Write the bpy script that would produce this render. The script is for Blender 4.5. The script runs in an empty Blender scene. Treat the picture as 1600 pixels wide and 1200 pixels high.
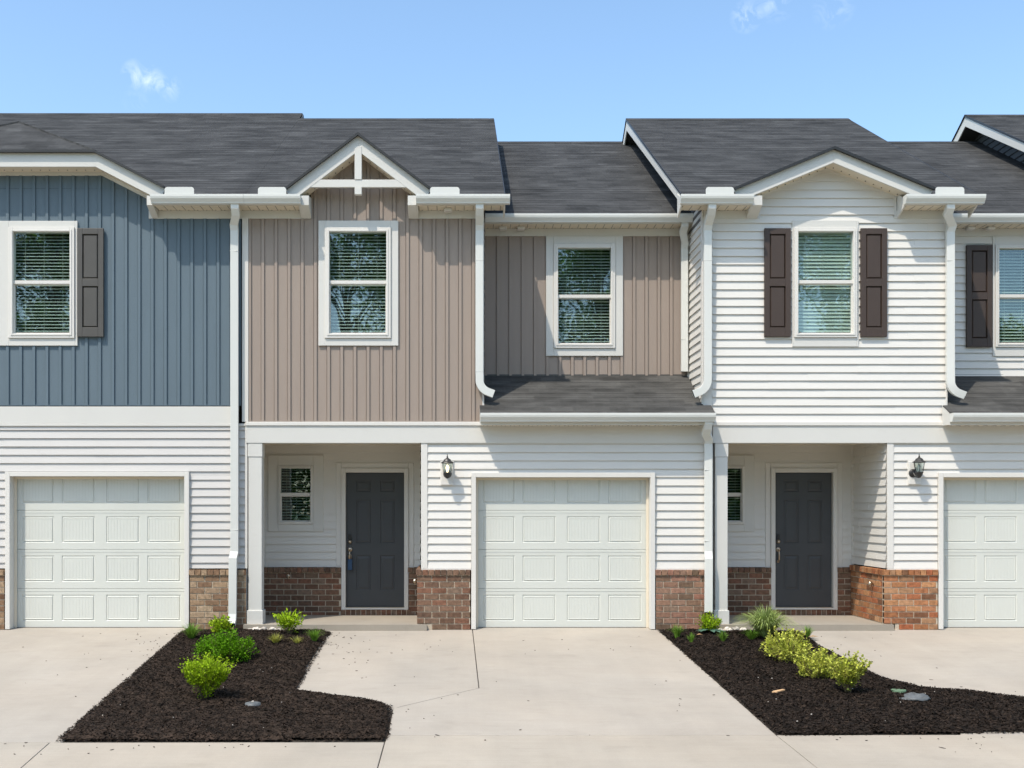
import bpy, bmesh, math, random
from math import sin, cos, pi, radians
from mathutils import Vector, Matrix, noise as mnoise
import numpy as np
random.seed(7)
SC = bpy.context.scene
COL = SC.collection

# ------------------------------------------------------------------ survey scale
# the facade plane is y = 0, the camera stands 15 m in front of it.
F, CX, CY, D0, CZ = 1680.0, 720.0, 795.0, 15.0, 1.68
GS = 0.0815                                     # the drives climb 8 % to the houses
def X(px, d=0.0): return (px - CX) / F * (D0 + d)
def Z(py, d=0.0): return CZ + (CY - py) / F * (D0 + d)
def G(px, py, up=0.0):
    t = (CZ + D0 * GS) / (GS + (py - CY) / F)
    return Vector(((px - CX) / F * t, t - D0, (t - D0) * GS + up))

# ------------------------------------------------------------------ camera, sky, sun
cam_d = bpy.data.cameras.new('camera'); cam = bpy.data.objects.new('camera', cam_d); COL.objects.link(cam)
cam.location = (0, -D0, CZ); cam.rotation_euler = (radians(90), 0, 0)
cam_d.sensor_width = 36; cam_d.lens = F / 1600 * 36
cam_d.shift_x = (800 - CX) / 1600; cam_d.shift_y = (CY - 600) / 1600
cam_d.clip_end = 3000; cam_d.clip_start = 0.1
SC.camera = cam
SUNV = Vector((0.82, 1.0, -2.1))
sd = bpy.data.lights.new('sun', 'SUN'); sd.energy = 2.35; sd.angle = radians(0.5); sd.color = (1.0, 0.92, 0.81)
so = bpy.data.objects.new('sun', sd); COL.objects.link(so)
so.rotation_euler = SUNV.to_track_quat('-Z', 'Y').to_euler(); so.location = (-10, -20, 30)
el = math.atan2(2.1, math.hypot(0.82, 1.0)); az = math.atan2(-0.82, -1.0)
W = bpy.data.worlds.new('World'); SC.world = W; W.use_nodes = True
nt = W.node_tree; nt.nodes.clear()
def N(tree, t, **k):
    n = tree.nodes.new(t)
    for a, b in k.items(): setattr(n, a, b)
    return n
out = N(nt, 'ShaderNodeOutputWorld'); bg = N(nt, 'ShaderNodeBackground')
sky = N(nt, 'ShaderNodeTexSky', sky_type='NISHITA', sun_disc=False, sun_elevation=el, sun_rotation=az % (2*pi),
        altitude=100, air_density=1.0, dust_density=1.6, ozone_density=1.1)
bg.inputs['Strength'].default_value = 0.15
# thin wisps of cloud at fixed directions of the sky
tc = N(nt, 'ShaderNodeTexCoord')
noi = N(nt, 'ShaderNodeTexNoise'); noi.inputs['Scale'].default_value = 46; noi.inputs['Detail'].default_value = 7
noi.inputs['Roughness'].default_value = 0.62; noi.inputs['Distortion'].default_value = 1.6
nt.links.new(tc.outputs['Generated'], noi.inputs['Vector'])
last = None
def sky_dir(px, py): return Vector(((px-CX)/F, 1, (CY-py)/F)).normalized()
def mth(op, a=None, b=None, clamp=False):
    n = N(nt, 'ShaderNodeMath', operation=op, use_clamp=clamp)
    for i, v in enumerate((a, b)):
        if v is None: continue
        if isinstance(v, (int, float)): n.inputs[i].default_value = v
        else: nt.links.new(v, n.inputs[i])
    return n.outputs[0]
for (px, py, r, s) in ((212, 116, .013, 1.0), (236, 124, .013, .9), (266, 138, .012, .7), (212, 160, .012, .35), (1166, 26, .014, .9), (1212, -2, .02, .6),
                       (1302, 12, .018, .5)):
    sub = N(nt, 'ShaderNodeVectorMath', operation='DISTANCE'); nt.links.new(tc.outputs['Generated'], sub.inputs[0])
    sub.inputs[1].default_value = sky_dir(px, py)
    m = mth('MULTIPLY', mth('SUBTRACT', 1.0, mth('DIVIDE', sub.outputs['Value'], r), True), s)
    last = m if last is None else mth('ADD', last, m)
dens = mth('MULTIPLY', mth('MULTIPLY', mth('SUBTRACT', noi.outputs['Fac'], 0.45), 2.4, True), last, True)
mix = N(nt, 'ShaderNodeMix', data_type='RGBA'); mix.inputs[7].default_value = (4.6, 5.1, 5.8, 1)
nt.links.new(dens, mix.inputs[0])
tint = N(nt, 'ShaderNodeMix', data_type='RGBA', blend_type='MULTIPLY'); tint.inputs[0].default_value = 1
tint.inputs[7].default_value = (0.955, 1.055, 1.055, 1)
nt.links.new(sky.outputs[0], tint.inputs[6]); nt.links.new(tint.outputs[2], mix.inputs[6])
nt.links.new(mix.outputs[2], bg.inputs['Color']); nt.links.new(bg.outputs[0], out.inputs[0])
SC.view_settings.view_transform = 'Standard'; SC.view_settings.look = 'None'
SC.view_settings.exposure = 0.84; SC.view_settings.gamma = 1.0
SC.render.engine = 'CYCLES'
SC.cycles.max_bounces = 8; SC.cycles.transparent_max_bounces = 12

# ------------------------------------------------------------------ materials
def mat(name, col, rough=0.6, var=0.06, vs=3.0, bump=0.0, bs=60.0, spec=0.4, metal=0.0, col2=None, stretch=(1,1,1), island=0.0, trans=0.0, bd=0.01):
    m = bpy.data.materials.new(name); m.use_nodes = True
    t = m.node_tree; b = t.nodes['Principled BSDF']
    b.inputs['Roughness'].default_value = rough; b.inputs['Metallic'].default_value = metal
    b.inputs['Specular IOR Level'].default_value = spec
    tc = N(t, 'ShaderNodeTexCoord'); mp = N(t, 'ShaderNodeMapping'); mp.inputs['Scale'].default_value = stretch
    t.links.new(tc.outputs['Object'], mp.inputs[0])
    n = N(t, 'ShaderNodeTexNoise'); n.inputs['Scale'].default_value = vs; n.inputs['Detail'].default_value = 5
    t.links.new(mp.outputs[0], n.inputs['Vector'])
    r = N(t, 'ShaderNodeValToRGB'); r.color_ramp.elements[0].position = 0.3; r.color_ramp.elements[1].position = 0.7
    c2 = col2 or col
    r.color_ramp.elements[0].color = tuple(min(1, v*(1-var)) for v in col) + (1,)
    r.color_ramp.elements[1].color = tuple(min(1, v*(1+var)) for v in c2) + (1,)
    t.links.new(n.outputs['Fac'], r.inputs[0])
    last = r.outputs[0]
    if island:
        g = N(t, 'ShaderNodeNewGeometry'); hs = N(t, 'ShaderNodeHueSaturation')
        mr = N(t, 'ShaderNodeMapRange'); mr.inputs[3].default_value = 1-island; mr.inputs[4].default_value = 1+island
        t.links.new(g.outputs['Random Per Island'], mr.inputs[0]); t.links.new(mr.outputs[0], hs.inputs['Value'])
        t.links.new(last, hs.inputs['Color']); last = hs.outputs[0]
    t.links.new(last, b.inputs['Base Color'])
    if bump:
        nb = N(t, 'ShaderNodeTexNoise'); nb.inputs['Scale'].default_value = bs; nb.inputs['Detail'].default_value = 4
        t.links.new(mp.outputs[0], nb.inputs['Vector'])
        bn = N(t, 'ShaderNodeBump'); bn.inputs['Strength'].default_value = bump; bn.inputs['Distance'].default_value = bd
        t.links.new(nb.outputs['Fac'], bn.inputs['Height']); t.links.new(bn.outputs[0], b.inputs['Normal'])
    if trans:
        tr = N(t, 'ShaderNodeBsdfTranslucent'); t.links.new(last, tr.inputs['Color'])
        mx = N(t, 'ShaderNodeMixShader'); mx.inputs[0].default_value = trans
        t.links.new(b.outputs[0], mx.inputs[1]); t.links.new(tr.outputs[0], mx.inputs[2])
        t.links.new(mx.outputs[0], t.nodes['Material Output'].inputs[0])
    return m

def brick_mat(name, cols):
    m = bpy.data.materials.new(name); m.use_nodes = True
    t = m.node_tree; b = t.nodes['Principled BSDF']; b.inputs['Roughness'].default_value = 0.85
    b.inputs['Specular IOR Level'].default_value = 0.2
    g = N(t, 'ShaderNodeNewGeometry'); r = N(t, 'ShaderNodeValToRGB'); r.color_ramp.interpolation = 'LINEAR'
    e = r.color_ramp.elements; e[0].color = cols[0] + (1,); e[0].position = 0
    e[1].color = cols[-1] + (1,); e[1].position = 1
    for i in range(1, len(cols)-1):
        k = e.new(i/(len(cols)-1)); k.color = cols[i] + (1,)
    t.links.new(g.outputs['Random Per Island'], r.inputs[0])
    tc = N(t, 'ShaderNodeTexCoord'); n = N(t, 'ShaderNodeTexNoise'); n.inputs['Scale'].default_value = 22; n.inputs['Detail'].default_value = 8
    n.inputs['Roughness'].default_value = 0.7
    t.links.new(tc.outputs['Object'], n.inputs['Vector'])
    mr = N(t, 'ShaderNodeMapRange'); mr.inputs[1].default_value = 0.3; mr.inputs[2].default_value = 0.7; mr.inputs[3].default_value = 0.55; mr.inputs[4].default_value = 1.5
    t.links.new(n.outputs['Fac'], mr.inputs[0])
    hs = N(t, 'ShaderNodeHueSaturation'); t.links.new(mr.outputs[0], hs.inputs['Value']); t.links.new(r.outputs[0], hs.inputs['Color'])
    t.links.new(hs.outputs[0], b.inputs['Base Color'])
    bn = N(t, 'ShaderNodeBump'); bn.inputs['Strength'].default_value = 0.5; bn.inputs['Distance'].default_value = 0.006
    t.links.new(n.outputs['Fac'], bn.inputs['Height']); t.links.new(bn.outputs[0], b.inputs['Normal'])
    return m

def shingle_mat(name, c=(0.0505, 0.0505, 0.050)):
    m = bpy.data.materials.new(name); m.use_nodes = True
    t = m.node_tree; b = t.nodes['Principled BSDF']; b.inputs['Roughness'].default_value = 0.85
    b.inputs['Specular IOR Level'].default_value = 0.15
    uv = N(t, 'ShaderNodeUVMap'); uv.uv_map = 'UVMap'
    cols = []
    for (w, off, sq) in ((0.31, 0.37, 0.0), (0.47, 0.61, 0.0)):
        br = N(t, 'ShaderNodeTexBrick'); br.offset = off; br.offset_frequency = 2; br.squash = 0.7; br.squash_frequency = 3
        br.inputs['Scale'].default_value = 1.0; br.inputs['Brick Width'].default_value = w; br.inputs['Row Height'].default_value = 0.143
        br.inputs['Mortar Size'].default_value = 0.003; br.inputs['Mortar Smooth'].default_value = 0.3
        br.inputs['Color1'].default_value = tuple(v*0.72 for v in c)+(1,); br.inputs['Color2'].default_value = tuple(v*1.28 for v in c)+(1,)
        br.inputs['Mortar'].default_value = tuple(v*0.78 for v in c)+(1,)
        t.links.new(uv.outputs[0], br.inputs['Vector']); cols.append(br)
    mx = N(t, 'ShaderNodeMix', data_type='RGBA'); mx.inputs[0].default_value = 0.5
    t.links.new(cols[0].outputs[0], mx.inputs[6]); t.links.new(cols[1].outputs[0], mx.inputs[7])
    mp = N(t, 'ShaderNodeMapping'); mp.inputs['Scale'].default_value = (1.3, 3.4, 1); t.links.new(uv.outputs[0], mp.inputs[0])
    n = N(t, 'ShaderNodeTexNoise'); n.inputs['Scale'].default_value = 1.0; n.inputs['Detail'].default_value = 6; n.inputs['Roughness'].default_value = 0.65
    t.links.new(mp.outputs[0], n.inputs['Vector'])
    n2 = N(t, 'ShaderNodeTexNoise'); n2.inputs['Scale'].default_value = 260; t.links.new(uv.outputs[0], n2.inputs['Vector'])
    mr = N(t, 'ShaderNodeMapRange'); mr.inputs[1].default_value = 0.33; mr.inputs[2].default_value = 0.67; mr.inputs[3].default_value = 0.62; mr.inputs[4].default_value = 1.38
    t.links.new(n.outputs['Fac'], mr.inputs[0])
    mr2 = N(t, 'ShaderNodeMapRange'); mr2.inputs[1].default_value = 0.3; mr2.inputs[2].default_value = 0.7; mr2.inputs[3].default_value = 0.8; mr2.inputs[4].default_value = 1.2
    t.links.new(n2.outputs['Fac'], mr2.inputs[0])
    mm = N(t, 'ShaderNodeMath', operation='MULTIPLY'); t.links.new(mr.outputs[0], mm.inputs[0]); t.links.new(mr2.outputs[0], mm.inputs[1])
    hs = N(t, 'ShaderNodeHueSaturation'); t.links.new(mm.outputs[0], hs.inputs['Value']); t.links.new(mx.outputs[2], hs.inputs['Color'])
    t.links.new(hs.outputs[0], b.inputs['Base Color'])
    bn = N(t, 'ShaderNodeBump'); bn.inputs['Strength'].default_value = 0.4; bn.inputs['Distance'].default_value = 0.004
    t.links.new(n2.outputs['Fac'], bn.inputs['Height']); t.links.new(bn.outputs[0], b.inputs['Normal'])
    return m

def concrete_mat(name, c):
    m = bpy.data.materials.new(name); m.use_nodes = True
    t = m.node_tree; b = t.nodes['Principled BSDF']; b.inputs['Roughness'].default_value = 0.85; b.inputs['Specular IOR Level'].default_value = 0.2
    tc = N(t, 'ShaderNodeTexCoord')
    def noise(s, st, lo, hi, det=6, a=0.3, z=0.7):
        mp = N(t, 'ShaderNodeMapping'); mp.inputs['Scale'].default_value = st; t.links.new(tc.outputs['Object'], mp.inputs[0])
        n = N(t, 'ShaderNodeTexNoise'); n.inputs['Scale'].default_value = s; n.inputs['Detail'].default_value = det; n.inputs['Roughness'].default_value = 0.6
        t.links.new(mp.outputs[0], n.inputs['Vector'])
        mr = N(t, 'ShaderNodeMapRange'); mr.inputs[1].default_value = a; mr.inputs[2].default_value = z; mr.inputs[3].default_value = lo; mr.inputs[4].default_value = hi
        t.links.new(n.outputs['Fac'], mr.inputs[0]); return mr.outputs[0], n
    a, _ = noise(0.9, (1, 1, 1), 0.89, 1.06)
    s, sn = noise(1.0, (1.2, 60, 1), 0.965, 1.03)                 # broom strokes across the drive
    g, gn = noise(140, (1, 1, 1), 0.93, 1.07)
    st, _ = noise(3.1, (1, 1.6, 1), 1.0, 0.92, 8, 0.54, 0.75)
    def mul(p, q):
        n = N(t, 'ShaderNodeMath', operation='MULTIPLY'); t.links.new(p, n.inputs[0]); t.links.new(q, n.inputs[1]); return n.outputs[0]
    ty, _ = noise(1.0, (5.0, 0.22, 1), 1.01, 0.965, 4)
    v = mul(mul(mul(a, s), mul(g, st)), ty)
    rgb = N(t, 'ShaderNodeRGB'); rgb.outputs[0].default_value = c + (1,)
    w, _ = noise(0.5, (1, 1, 1), 0.0, 1.0)
    mx = N(t, 'ShaderNodeMix', data_type='RGBA'); mx.inputs[6].default_value = c + (1,); mx.inputs[7].default_value = (c[0]*1.02, c[1]*0.985, c[2]*0.95, 1)
    t.links.new(w, mx.inputs[0])
    hs = N(t, 'ShaderNodeHueSaturation'); t.links.new(v, hs.inputs['Value']); t.links.new(mx.outputs[2], hs.inputs['Color'])
    t.links.new(hs.outputs[0], b.inputs['Base Color'])
    bn = N(t, 'ShaderNodeBump'); bn.inputs['Strength'].default_value = 0.25; bn.inputs['Distance'].default_value = 0.003
    t.links.new(sn.outputs['Fac'], bn.inputs['Height']); t.links.new(bn.outputs[0], b.inputs['Normal'])
    return m

def glass_mat(name, refl):
    m = bpy.data.materials.new(name); m.use_nodes = True
    t = m.node_tree; t.nodes.remove(t.nodes['Principled BSDF'])
    gl = N(t, 'ShaderNodeBsdfGlossy'); gl.inputs['Roughness'].default_value = 0.012; gl.inputs['Color'].default_value = (0.9, 0.97, 1, 1)
    tr = N(t, 'ShaderNodeBsdfTransparent'); tr.inputs['Color'].default_value = (0.84, 0.90, 0.87, 1)
    lw = N(t, 'ShaderNodeLayerWeight'); lw.inputs['Blend'].default_value = 0.5      # 'Facing' is the same from both sides of the pane
    pw = N(t, 'ShaderNodeMath', operation='POWER'); pw.inputs[1].default_value = 5; t.links.new(lw.outputs['Facing'], pw.inputs[0])
    ad = N(t, 'ShaderNodeMath', operation='ADD', use_clamp=True); ad.inputs[1].default_value = refl+0.04
    t.links.new(pw.outputs[0], ad.inputs[0])
    mx = N(t, 'ShaderNodeMixShader'); t.links.new(ad.outputs[0], mx.inputs[0]); t.links.new(tr.outputs[0], mx.inputs[1]); t.links.new(gl.outputs[0], mx.inputs[2])
    tc = N(t, 'ShaderNodeTexCoord'); n = N(t, 'ShaderNodeTexNoise'); n.inputs['Scale'].default_value = 2.2; n.inputs['Detail'].default_value = 1
    t.links.new(tc.outputs['Object'], n.inputs['Vector'])
    bn = N(t, 'ShaderNodeBump'); bn.inputs['Strength'].default_value = 0.05; bn.inputs['Distance'].default_value = 0.02
    t.links.new(n.outputs['Fac'], bn.inputs['Height']); t.links.new(bn.outputs[0], gl.inputs['Normal'])
    t.links.new(mx.outputs[0], t.nodes['Material Output'].inputs[0])
    return m

MT = {}
MT['white'] = mat('white_vinyl', (0.665, 0.635, 0.585), 0.5, 0.015, 2.0, 0.08, 25)
MT['white_side'] = mat('white_siding', (0.665, 0.635, 0.585), 0.5, 0.02, 1.5, 0.12, 30, stretch=(1, 1, 4))
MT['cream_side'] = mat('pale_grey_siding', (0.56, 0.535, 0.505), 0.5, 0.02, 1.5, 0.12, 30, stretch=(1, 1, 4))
MT['trim'] = mat('white_trim', (0.62, 0.60, 0.555), 0.5, 0.015, 2.0, 0.08, 25)
MT['soffit'] = mat('cream_soffit', (0.70, 0.62, 0.49), 0.6, 0.02, 3.0)
MT['gutter'] = mat('gutter_aluminium', (0.66, 0.655, 0.61), 0.35, 0.02, 2.0, 0.05, 8, spec=0.5)
MT['blue'] = mat('blue_batten_vinyl', (0.112, 0.152, 0.180), 0.6, 0.035, 2.0, 0.12, 30, stretch=(5, 1, 0.7))
MT['taupe'] = mat('taupe_batten_vinyl', (0.315, 0.252, 0.208), 0.6, 0.03, 2.0, 0.12, 30, stretch=(5, 1, 0.7))
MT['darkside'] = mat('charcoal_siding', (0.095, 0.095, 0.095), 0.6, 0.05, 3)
MT['shutter_g'] = mat('grey_shutter_paint', (0.082, 0.076, 0.068), 0.5, 0.04, 6, 0.06, 90)
MT['shutter_b'] = mat('brown_shutter_paint', (0.060, 0.041, 0.032), 0.5, 0.04, 6, 0.06, 90)
MT['door'] = mat('charcoal_door_paint', (0.060, 0.063, 0.067), 0.45, 0.04, 4, 0.05, 50)
MT['garage'] = mat('garage_door_enamel', (0.60, 0.605, 0.55), 0.45, 0.015, 2, 0.12, 90)
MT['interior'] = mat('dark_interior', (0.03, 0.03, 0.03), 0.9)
MT['slat'] = mat('blind_slat', (0.75, 0.76, 0.72), 0.55, 0.02)
MT['glass'] = glass_mat('window_glass', 0.055)
MT['lampglass'] = glass_mat('lantern_glass', 0.03)
MT['black'] = mat('black_metal', (0.022, 0.021, 0.020), 0.45, 0.1, 20, spec=0.5)
MT['nickel'] = mat('satin_nickel', (0.56, 0.47, 0.36), 0.3, 0.04, 30, metal=1.0)
MT['lockblue'] = mat('blue_lockbox', (0.03, 0.07, 0.14), 0.45, 0.1, 20)
MT['mortar'] = mat('mortar', (0.50, 0.42, 0.32), 0.95, 0.12, 30, 0.4, 120)
MT['mortar_l'] = mat('mortar_light', (0.54, 0.46, 0.35), 0.95, 0.12, 30, 0.4, 120)
MT['brick_t'] = brick_mat('tan_brick', [(0.15, 0.08, 0.048), (0.28, 0.18, 0.108), (0.38, 0.275, 0.18), (0.19, 0.11, 0.065), (0.33, 0.23, 0.15)])
MT['brick_c'] = brick_mat('red_brown_brick', [(0.085, 0.052, 0.036), (0.20, 0.115, 0.075), (0.155, 0.10, 0.066), (0.215, 0.10, 0.062), (0.125, 0.07, 0.045), (0.20, 0.135, 0.095)])
MT['brick_p'] = brick_mat('rosy_brick', [(0.22, 0.12, 0.08), (0.28, 0.16, 0.105), (0.13, 0.085, 0.055), (0.30, 0.175, 0.12), (0.26, 0.125, 0.085), (0.24, 0.16, 0.11)])
MT['brick_o'] = brick_mat('orange_brick', [(0.22, 0.075, 0.03), (0.42, 0.21, 0.10), (0.31, 0.10, 0.045), (0.44, 0.25, 0.135), (0.16, 0.075, 0.04), (0.36, 0.15, 0.07)])
MT['shingle'] = shingle_mat('charcoal_shingles')
MT['shingle_l'] = shingle_mat('lighter_shingles', (0.066, 0.064, 0.060))  # same shingles in a lighter tone, for the garage roofs
MT['conc'] = concrete_mat('driveway_concrete', (0.385, 0.347, 0.297))
MT['conc2'] = concrete_mat('sidewalk_concrete', (0.388, 0.346, 0.288))
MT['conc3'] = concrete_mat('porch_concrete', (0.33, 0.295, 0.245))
MT['soil'] = mat('dark_soil', (0.055, 0.045, 0.035), 0.95, 0.3, 6, 0.5, 40)
MT['asphalt'] = mat('asphalt', (0.05, 0.05, 0.052), 0.9, 0.15, 30, 0.4, 150)
MT['lawn'] = mat('lawn', (0.06, 0.10, 0.03), 0.95, 0.35, 3, 0.6, 60)
MT['mulch'] = mat('black_mulch', (0.020, 0.0135, 0.009), 0.9, 0.4, 12, 0.5, 60, spec=0.2, island=0.9, col2=(0.025, 0.0165, 0.0115))
MT['bark'] = mat('bark', (0.11, 0.08, 0.055), 0.95, 0.3, 8, 0.5, 30)
MT['leaf_y'] = mat('lime_leaf', (0.29, 0.42, 0.015), 0.6, 0.25, 9, spec=0.15, island=0.45, trans=0.3)
MT['leaf_g'] = mat('green_leaf', (0.12, 0.27, 0.008), 0.6, 0.25, 9, spec=0.15, island=0.5, trans=0.25)
MT['leaf_v'] = mat('variegated_leaf', (0.36, 0.43, 0.035), 0.6, 0.25, 9, spec=0.15, island=0.5, trans=0.3, col2=(0.55, 0.55, 0.12))
MT['leaf_p'] = mat('soft_green_leaf', (0.32, 0.42, 0.08), 0.6, 0.2, 9, spec=0.15, island=0.5, trans=0.3, col2=(0.34, 0.40, 0.17))
MT['leaf_b'] = mat('blue_green_leaf', (0.11, 0.21, 0.15), 0.5, 0.1, 9, island=0.2, trans=0.2)
MT['grass'] = mat('grass_blade', (0.15, 0.28, 0.03), 0.5, 0.3, 9, island=0.5, trans=0.3)
MT['grass_y'] = mat('yellowing_blade', (0.36, 0.36, 0.07), 0.5, 0.3, 9, island=0.5, trans=0.3)
MT['treeleaf'] = mat('tree_leaf', (0.13, 0.25, 0.035), 0.5, 0.3, 0.8, island=0.6, trans=0.5)
MT['stem'] = mat('woody_stem', (0.16, 0.12, 0.06), 0.8, 0.2, 9)
MT['stone'] = mat('pale_stone', (0.55, 0.50, 0.44), 0.8, 0.2, 20, island=0.3)
MT['steel'] = mat('grey_cover', (0.10, 0.108, 0.112), 0.6, 0.15, 30, spec=0.6)
MT['greenlid'] = mat('green_cover', (0.12, 0.20, 0.12), 0.5, 0.1, 20)
MT['wood'] = mat('fresh_wood_chip', (0.58, 0.36, 0.19), 0.7, 0.15, 30)
MT['dry'] = mat('dry_leaf', (0.40, 0.25, 0.12), 0.7, 0.2, 20)
bm_ = bpy.data.materials.new('warm_bulb'); bm_.use_nodes = True
bb = bm_.node_tree.nodes['Principled BSDF']; bb.inputs['Emission Color'].default_value = (1, 0.72, 0.42, 1); bb.inputs['Emission Strength'].default_value = 2.2
MT['bulb'] = bm_
MT['bulb_off'] = mat('frosted_bulb', (0.7, 0.68, 0.62), 0.3)

# ------------------------------------------------------------------ mesh building
class MB:
    def __init__(s): s.v = []; s.f = []; s.uv = {}
    def add(s, pts, faces):
        n = len(s.v); s.v += [tuple(p) for p in pts]; s.f += [tuple(i+n for i in f) for f in faces]; return s
    def quad(s, a, b, c, d): return s.add((a, b, c, d), ((0, 1, 2, 3),))
    def box(s, x0, x1, y0, y1, z0, z1):
        if x0 > x1: x0, x1 = x1, x0
        if y0 > y1: y0, y1 = y1, y0
        if z0 > z1: z0, z1 = z1, z0
        P = [(x, y, z) for z in (z0, z1) for y in (y0, y1) for x in (x0, x1)]
        return s.add(P, ((0,2,3,1),(4,5,7,6),(0,1,5,4),(2,6,7,3),(0,4,6,2),(1,3,7,5)))
    def prism(s, poly, off):
        """closed prism: poly (list of 3-D points) moved by off"""
        off = Vector(off); n = len(poly); P = [Vector(p) for p in poly]
        A = P + [p+off for p in P]
        return s.add(A, [tuple(range(n)), tuple(range(2*n-1, n-1, -1))] + [(i, i+n, (i+1) % n+n, (i+1) % n) for i in range(n)])
    def ring(s, x0, x1, z0, z1, wl, wr, wb, wt, yf, yb):
        """rectangular frame facing -y, outer size x0..x1, z0..z1"""
        s.box(x0, x0+wl, yf, yb, z0, z1); s.box(x1-wr, x1, yf, yb, z0, z1)
        s.box(x0+wl, x1-wr, yf, yb, z0, z0+wb); s.box(x0+wl, x1-wr, yf, yb, z1-wt, z1); return s
    def tube(s, pts, r0, r1=None, n=6, cap=True):
        r1 = r0 if r1 is None else r1; P = [Vector(p) for p in pts]; m = len(P); base = len(s.v); up = None
        for i, p in enumerate(P):
            t = ((P[min(i+1, m-1)] - P[max(i-1, 0)]).normalized())
            if up is None: up = t.orthogonal().normalized()
            up = (up - t*up.dot(t)).normalized(); sd_ = t.cross(up); r = r0+(r1-r0)*i/max(1, m-1)
            s.v += [tuple(p + (up*cos(2*pi*k/n)+sd_*sin(2*pi*k/n))*r) for k in range(n)]
        for i in range(m-1):
            for k in range(n): a = base+i*n; s.f.append((a+k, a+(k+1) % n, a+n+(k+1) % n, a+n+k))
        if cap: s.f.append(tuple(base+k for k in range(n))[::-1]); s.f.append(tuple(base+(m-1)*n+k for k in range(n)))
        return s
    def lathe(s, prof, c, n=16, axis='z'):
        base = len(s.v); m = len(prof)
        for r, h in prof:
            for k in range(n):
                a = 2*pi*k/n
                if axis == 'z': s.v.append((c[0]+r*cos(a), c[1]+r*sin(a), c[2]+h))
                else: s.v.append((c[0]+r*cos(a), c[1]+h, c[2]+r*sin(a)))
        for i in range(m-1):
            for k in range(n): a = base+i*n; s.f.append((a+k, a+(k+1) % n, a+n+(k+1) % n, a+n+k))
        return s
    def sweep_rect(s, pts, w, h, side):
        """rectangular pipe along pts; side = first width axis"""
        P = [Vector(p) for p in pts]; m = len(P); base = len(s.v); u = Vector(side)
        for i, p in enumerate(P):
            t0 = (P[i]-P[i-1]).normalized() if i else (P[1]-P[0]).normalized()
            t1 = (P[i+1]-P[i]).normalized() if i < m-1 else t0
            t = (t0+t1).normalized(); u = (u - t*u.dot(t)).normalized(); v = t.cross(u)
            k = 1/max(0.3, t.dot(t1))
            # stretch along the bend so that the pipe keeps its gauge
            bend = (t1-t0); uu, vv = w/2, h/2
            if bend.length > 1e-5:
                bd = bend.normalized(); uu *= 1+(k-1)*abs(bd.dot(u)); vv *= 1+(k-1)*abs(bd.dot(v))
            for a, b in ((-1,-1),(1,-1),(1,1),(-1,1)): s.v.append(tuple(p+u*a*uu+v*b*vv))
        for i in range(m-1):
            for k in range(4): a = base+i*4; s.f.append((a+k, a+(k+1) % 4, a+4+(k+1) % 4, a+4+k))
        s.f.append((base+3, base+2, base+1, base)); e = base+(m-1)*4
        return s
    def mark(s): s.cut = len(s.f); return s
    def build(s, name, m, parent=None, smooth=False, uv=None, bevel=0.0, label=None, m2=None):
        me = bpy.data.meshes.new(name); me.from_pydata(s.v, [], s.f); me.update()
        if m2:
            me.materials.append(m); me.materials.append(m2)
            for q in range(s.cut, len(s.f)): me.polygons[q].material_index = 1
        if uv is not None:
            l = me.uv_layers.new(name='UVMap')
            co = np.array([v.co[:] for v in me.vertices]); idx = np.empty(len(me.loops), int); me.loops.foreach_get('vertex_index', idx)
            uvs = np.array([uv(c) for c in co])[idx]; l.data.foreach_set('uv', uvs.ravel())
        if smooth: me.polygons.foreach_set('use_smooth', [True]*len(me.polygons))
        o = bpy.data.objects.new(name, me); COL.objects.link(o)
        if not m2: me.materials.append(m)
        bm = bmesh.new(); bm.from_mesh(me); bmesh.ops.recalc_face_normals(bm, faces=bm.faces); bm.to_mesh(me); bm.free()
        if bevel:
            b = o.modifiers.new('bevel', 'BEVEL'); b.width = bevel; b.segments = 2; b.limit_method = 'ANGLE'; b.angle_limit = radians(40)
        if parent is not None:
            o.parent = parent
            if parent.type == 'EMPTY': o.matrix_parent_inverse = Matrix.Translation(-parent.location)
        if label: o['label'] = label
        return o

def thing(name, label, cat, loc, group=None):
    o = bpy.data.objects.new(name, None); COL.objects.link(o); o.location = loc; o.empty_display_size = 0.2
    o['label'] = label; o['category'] = cat
    if group: o['group'] = group
    return o
def tag(o, label, cat, group=None, kind=None):
    o['label'] = label; o['category'] = cat
    if group: o['group'] = group
    if kind: o['kind'] = kind
    return o
def struct(o): o['kind'] = 'structure'; return o

front = lambda d: (lambda u, o, z: (u, d-o, z))
def sideL(x0): return lambda u, o, z: (x0-o, u, z)     # wall that faces -x, u runs in depth

def cuts(a, b, holes):
    seg = [(a, b)]
    for h0, h1 in holes:
        ns = []
        for s0, s1 in seg:
            if h1 <= s0 or h0 >= s1: ns.append((s0, s1)); continue
            if h0 > s0: ns.append((s0, h0))
            if h1 < s1: ns.append((h1, s1))
        seg = ns
    return [q for q in seg if q[1]-q[0] > 1e-4]

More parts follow.
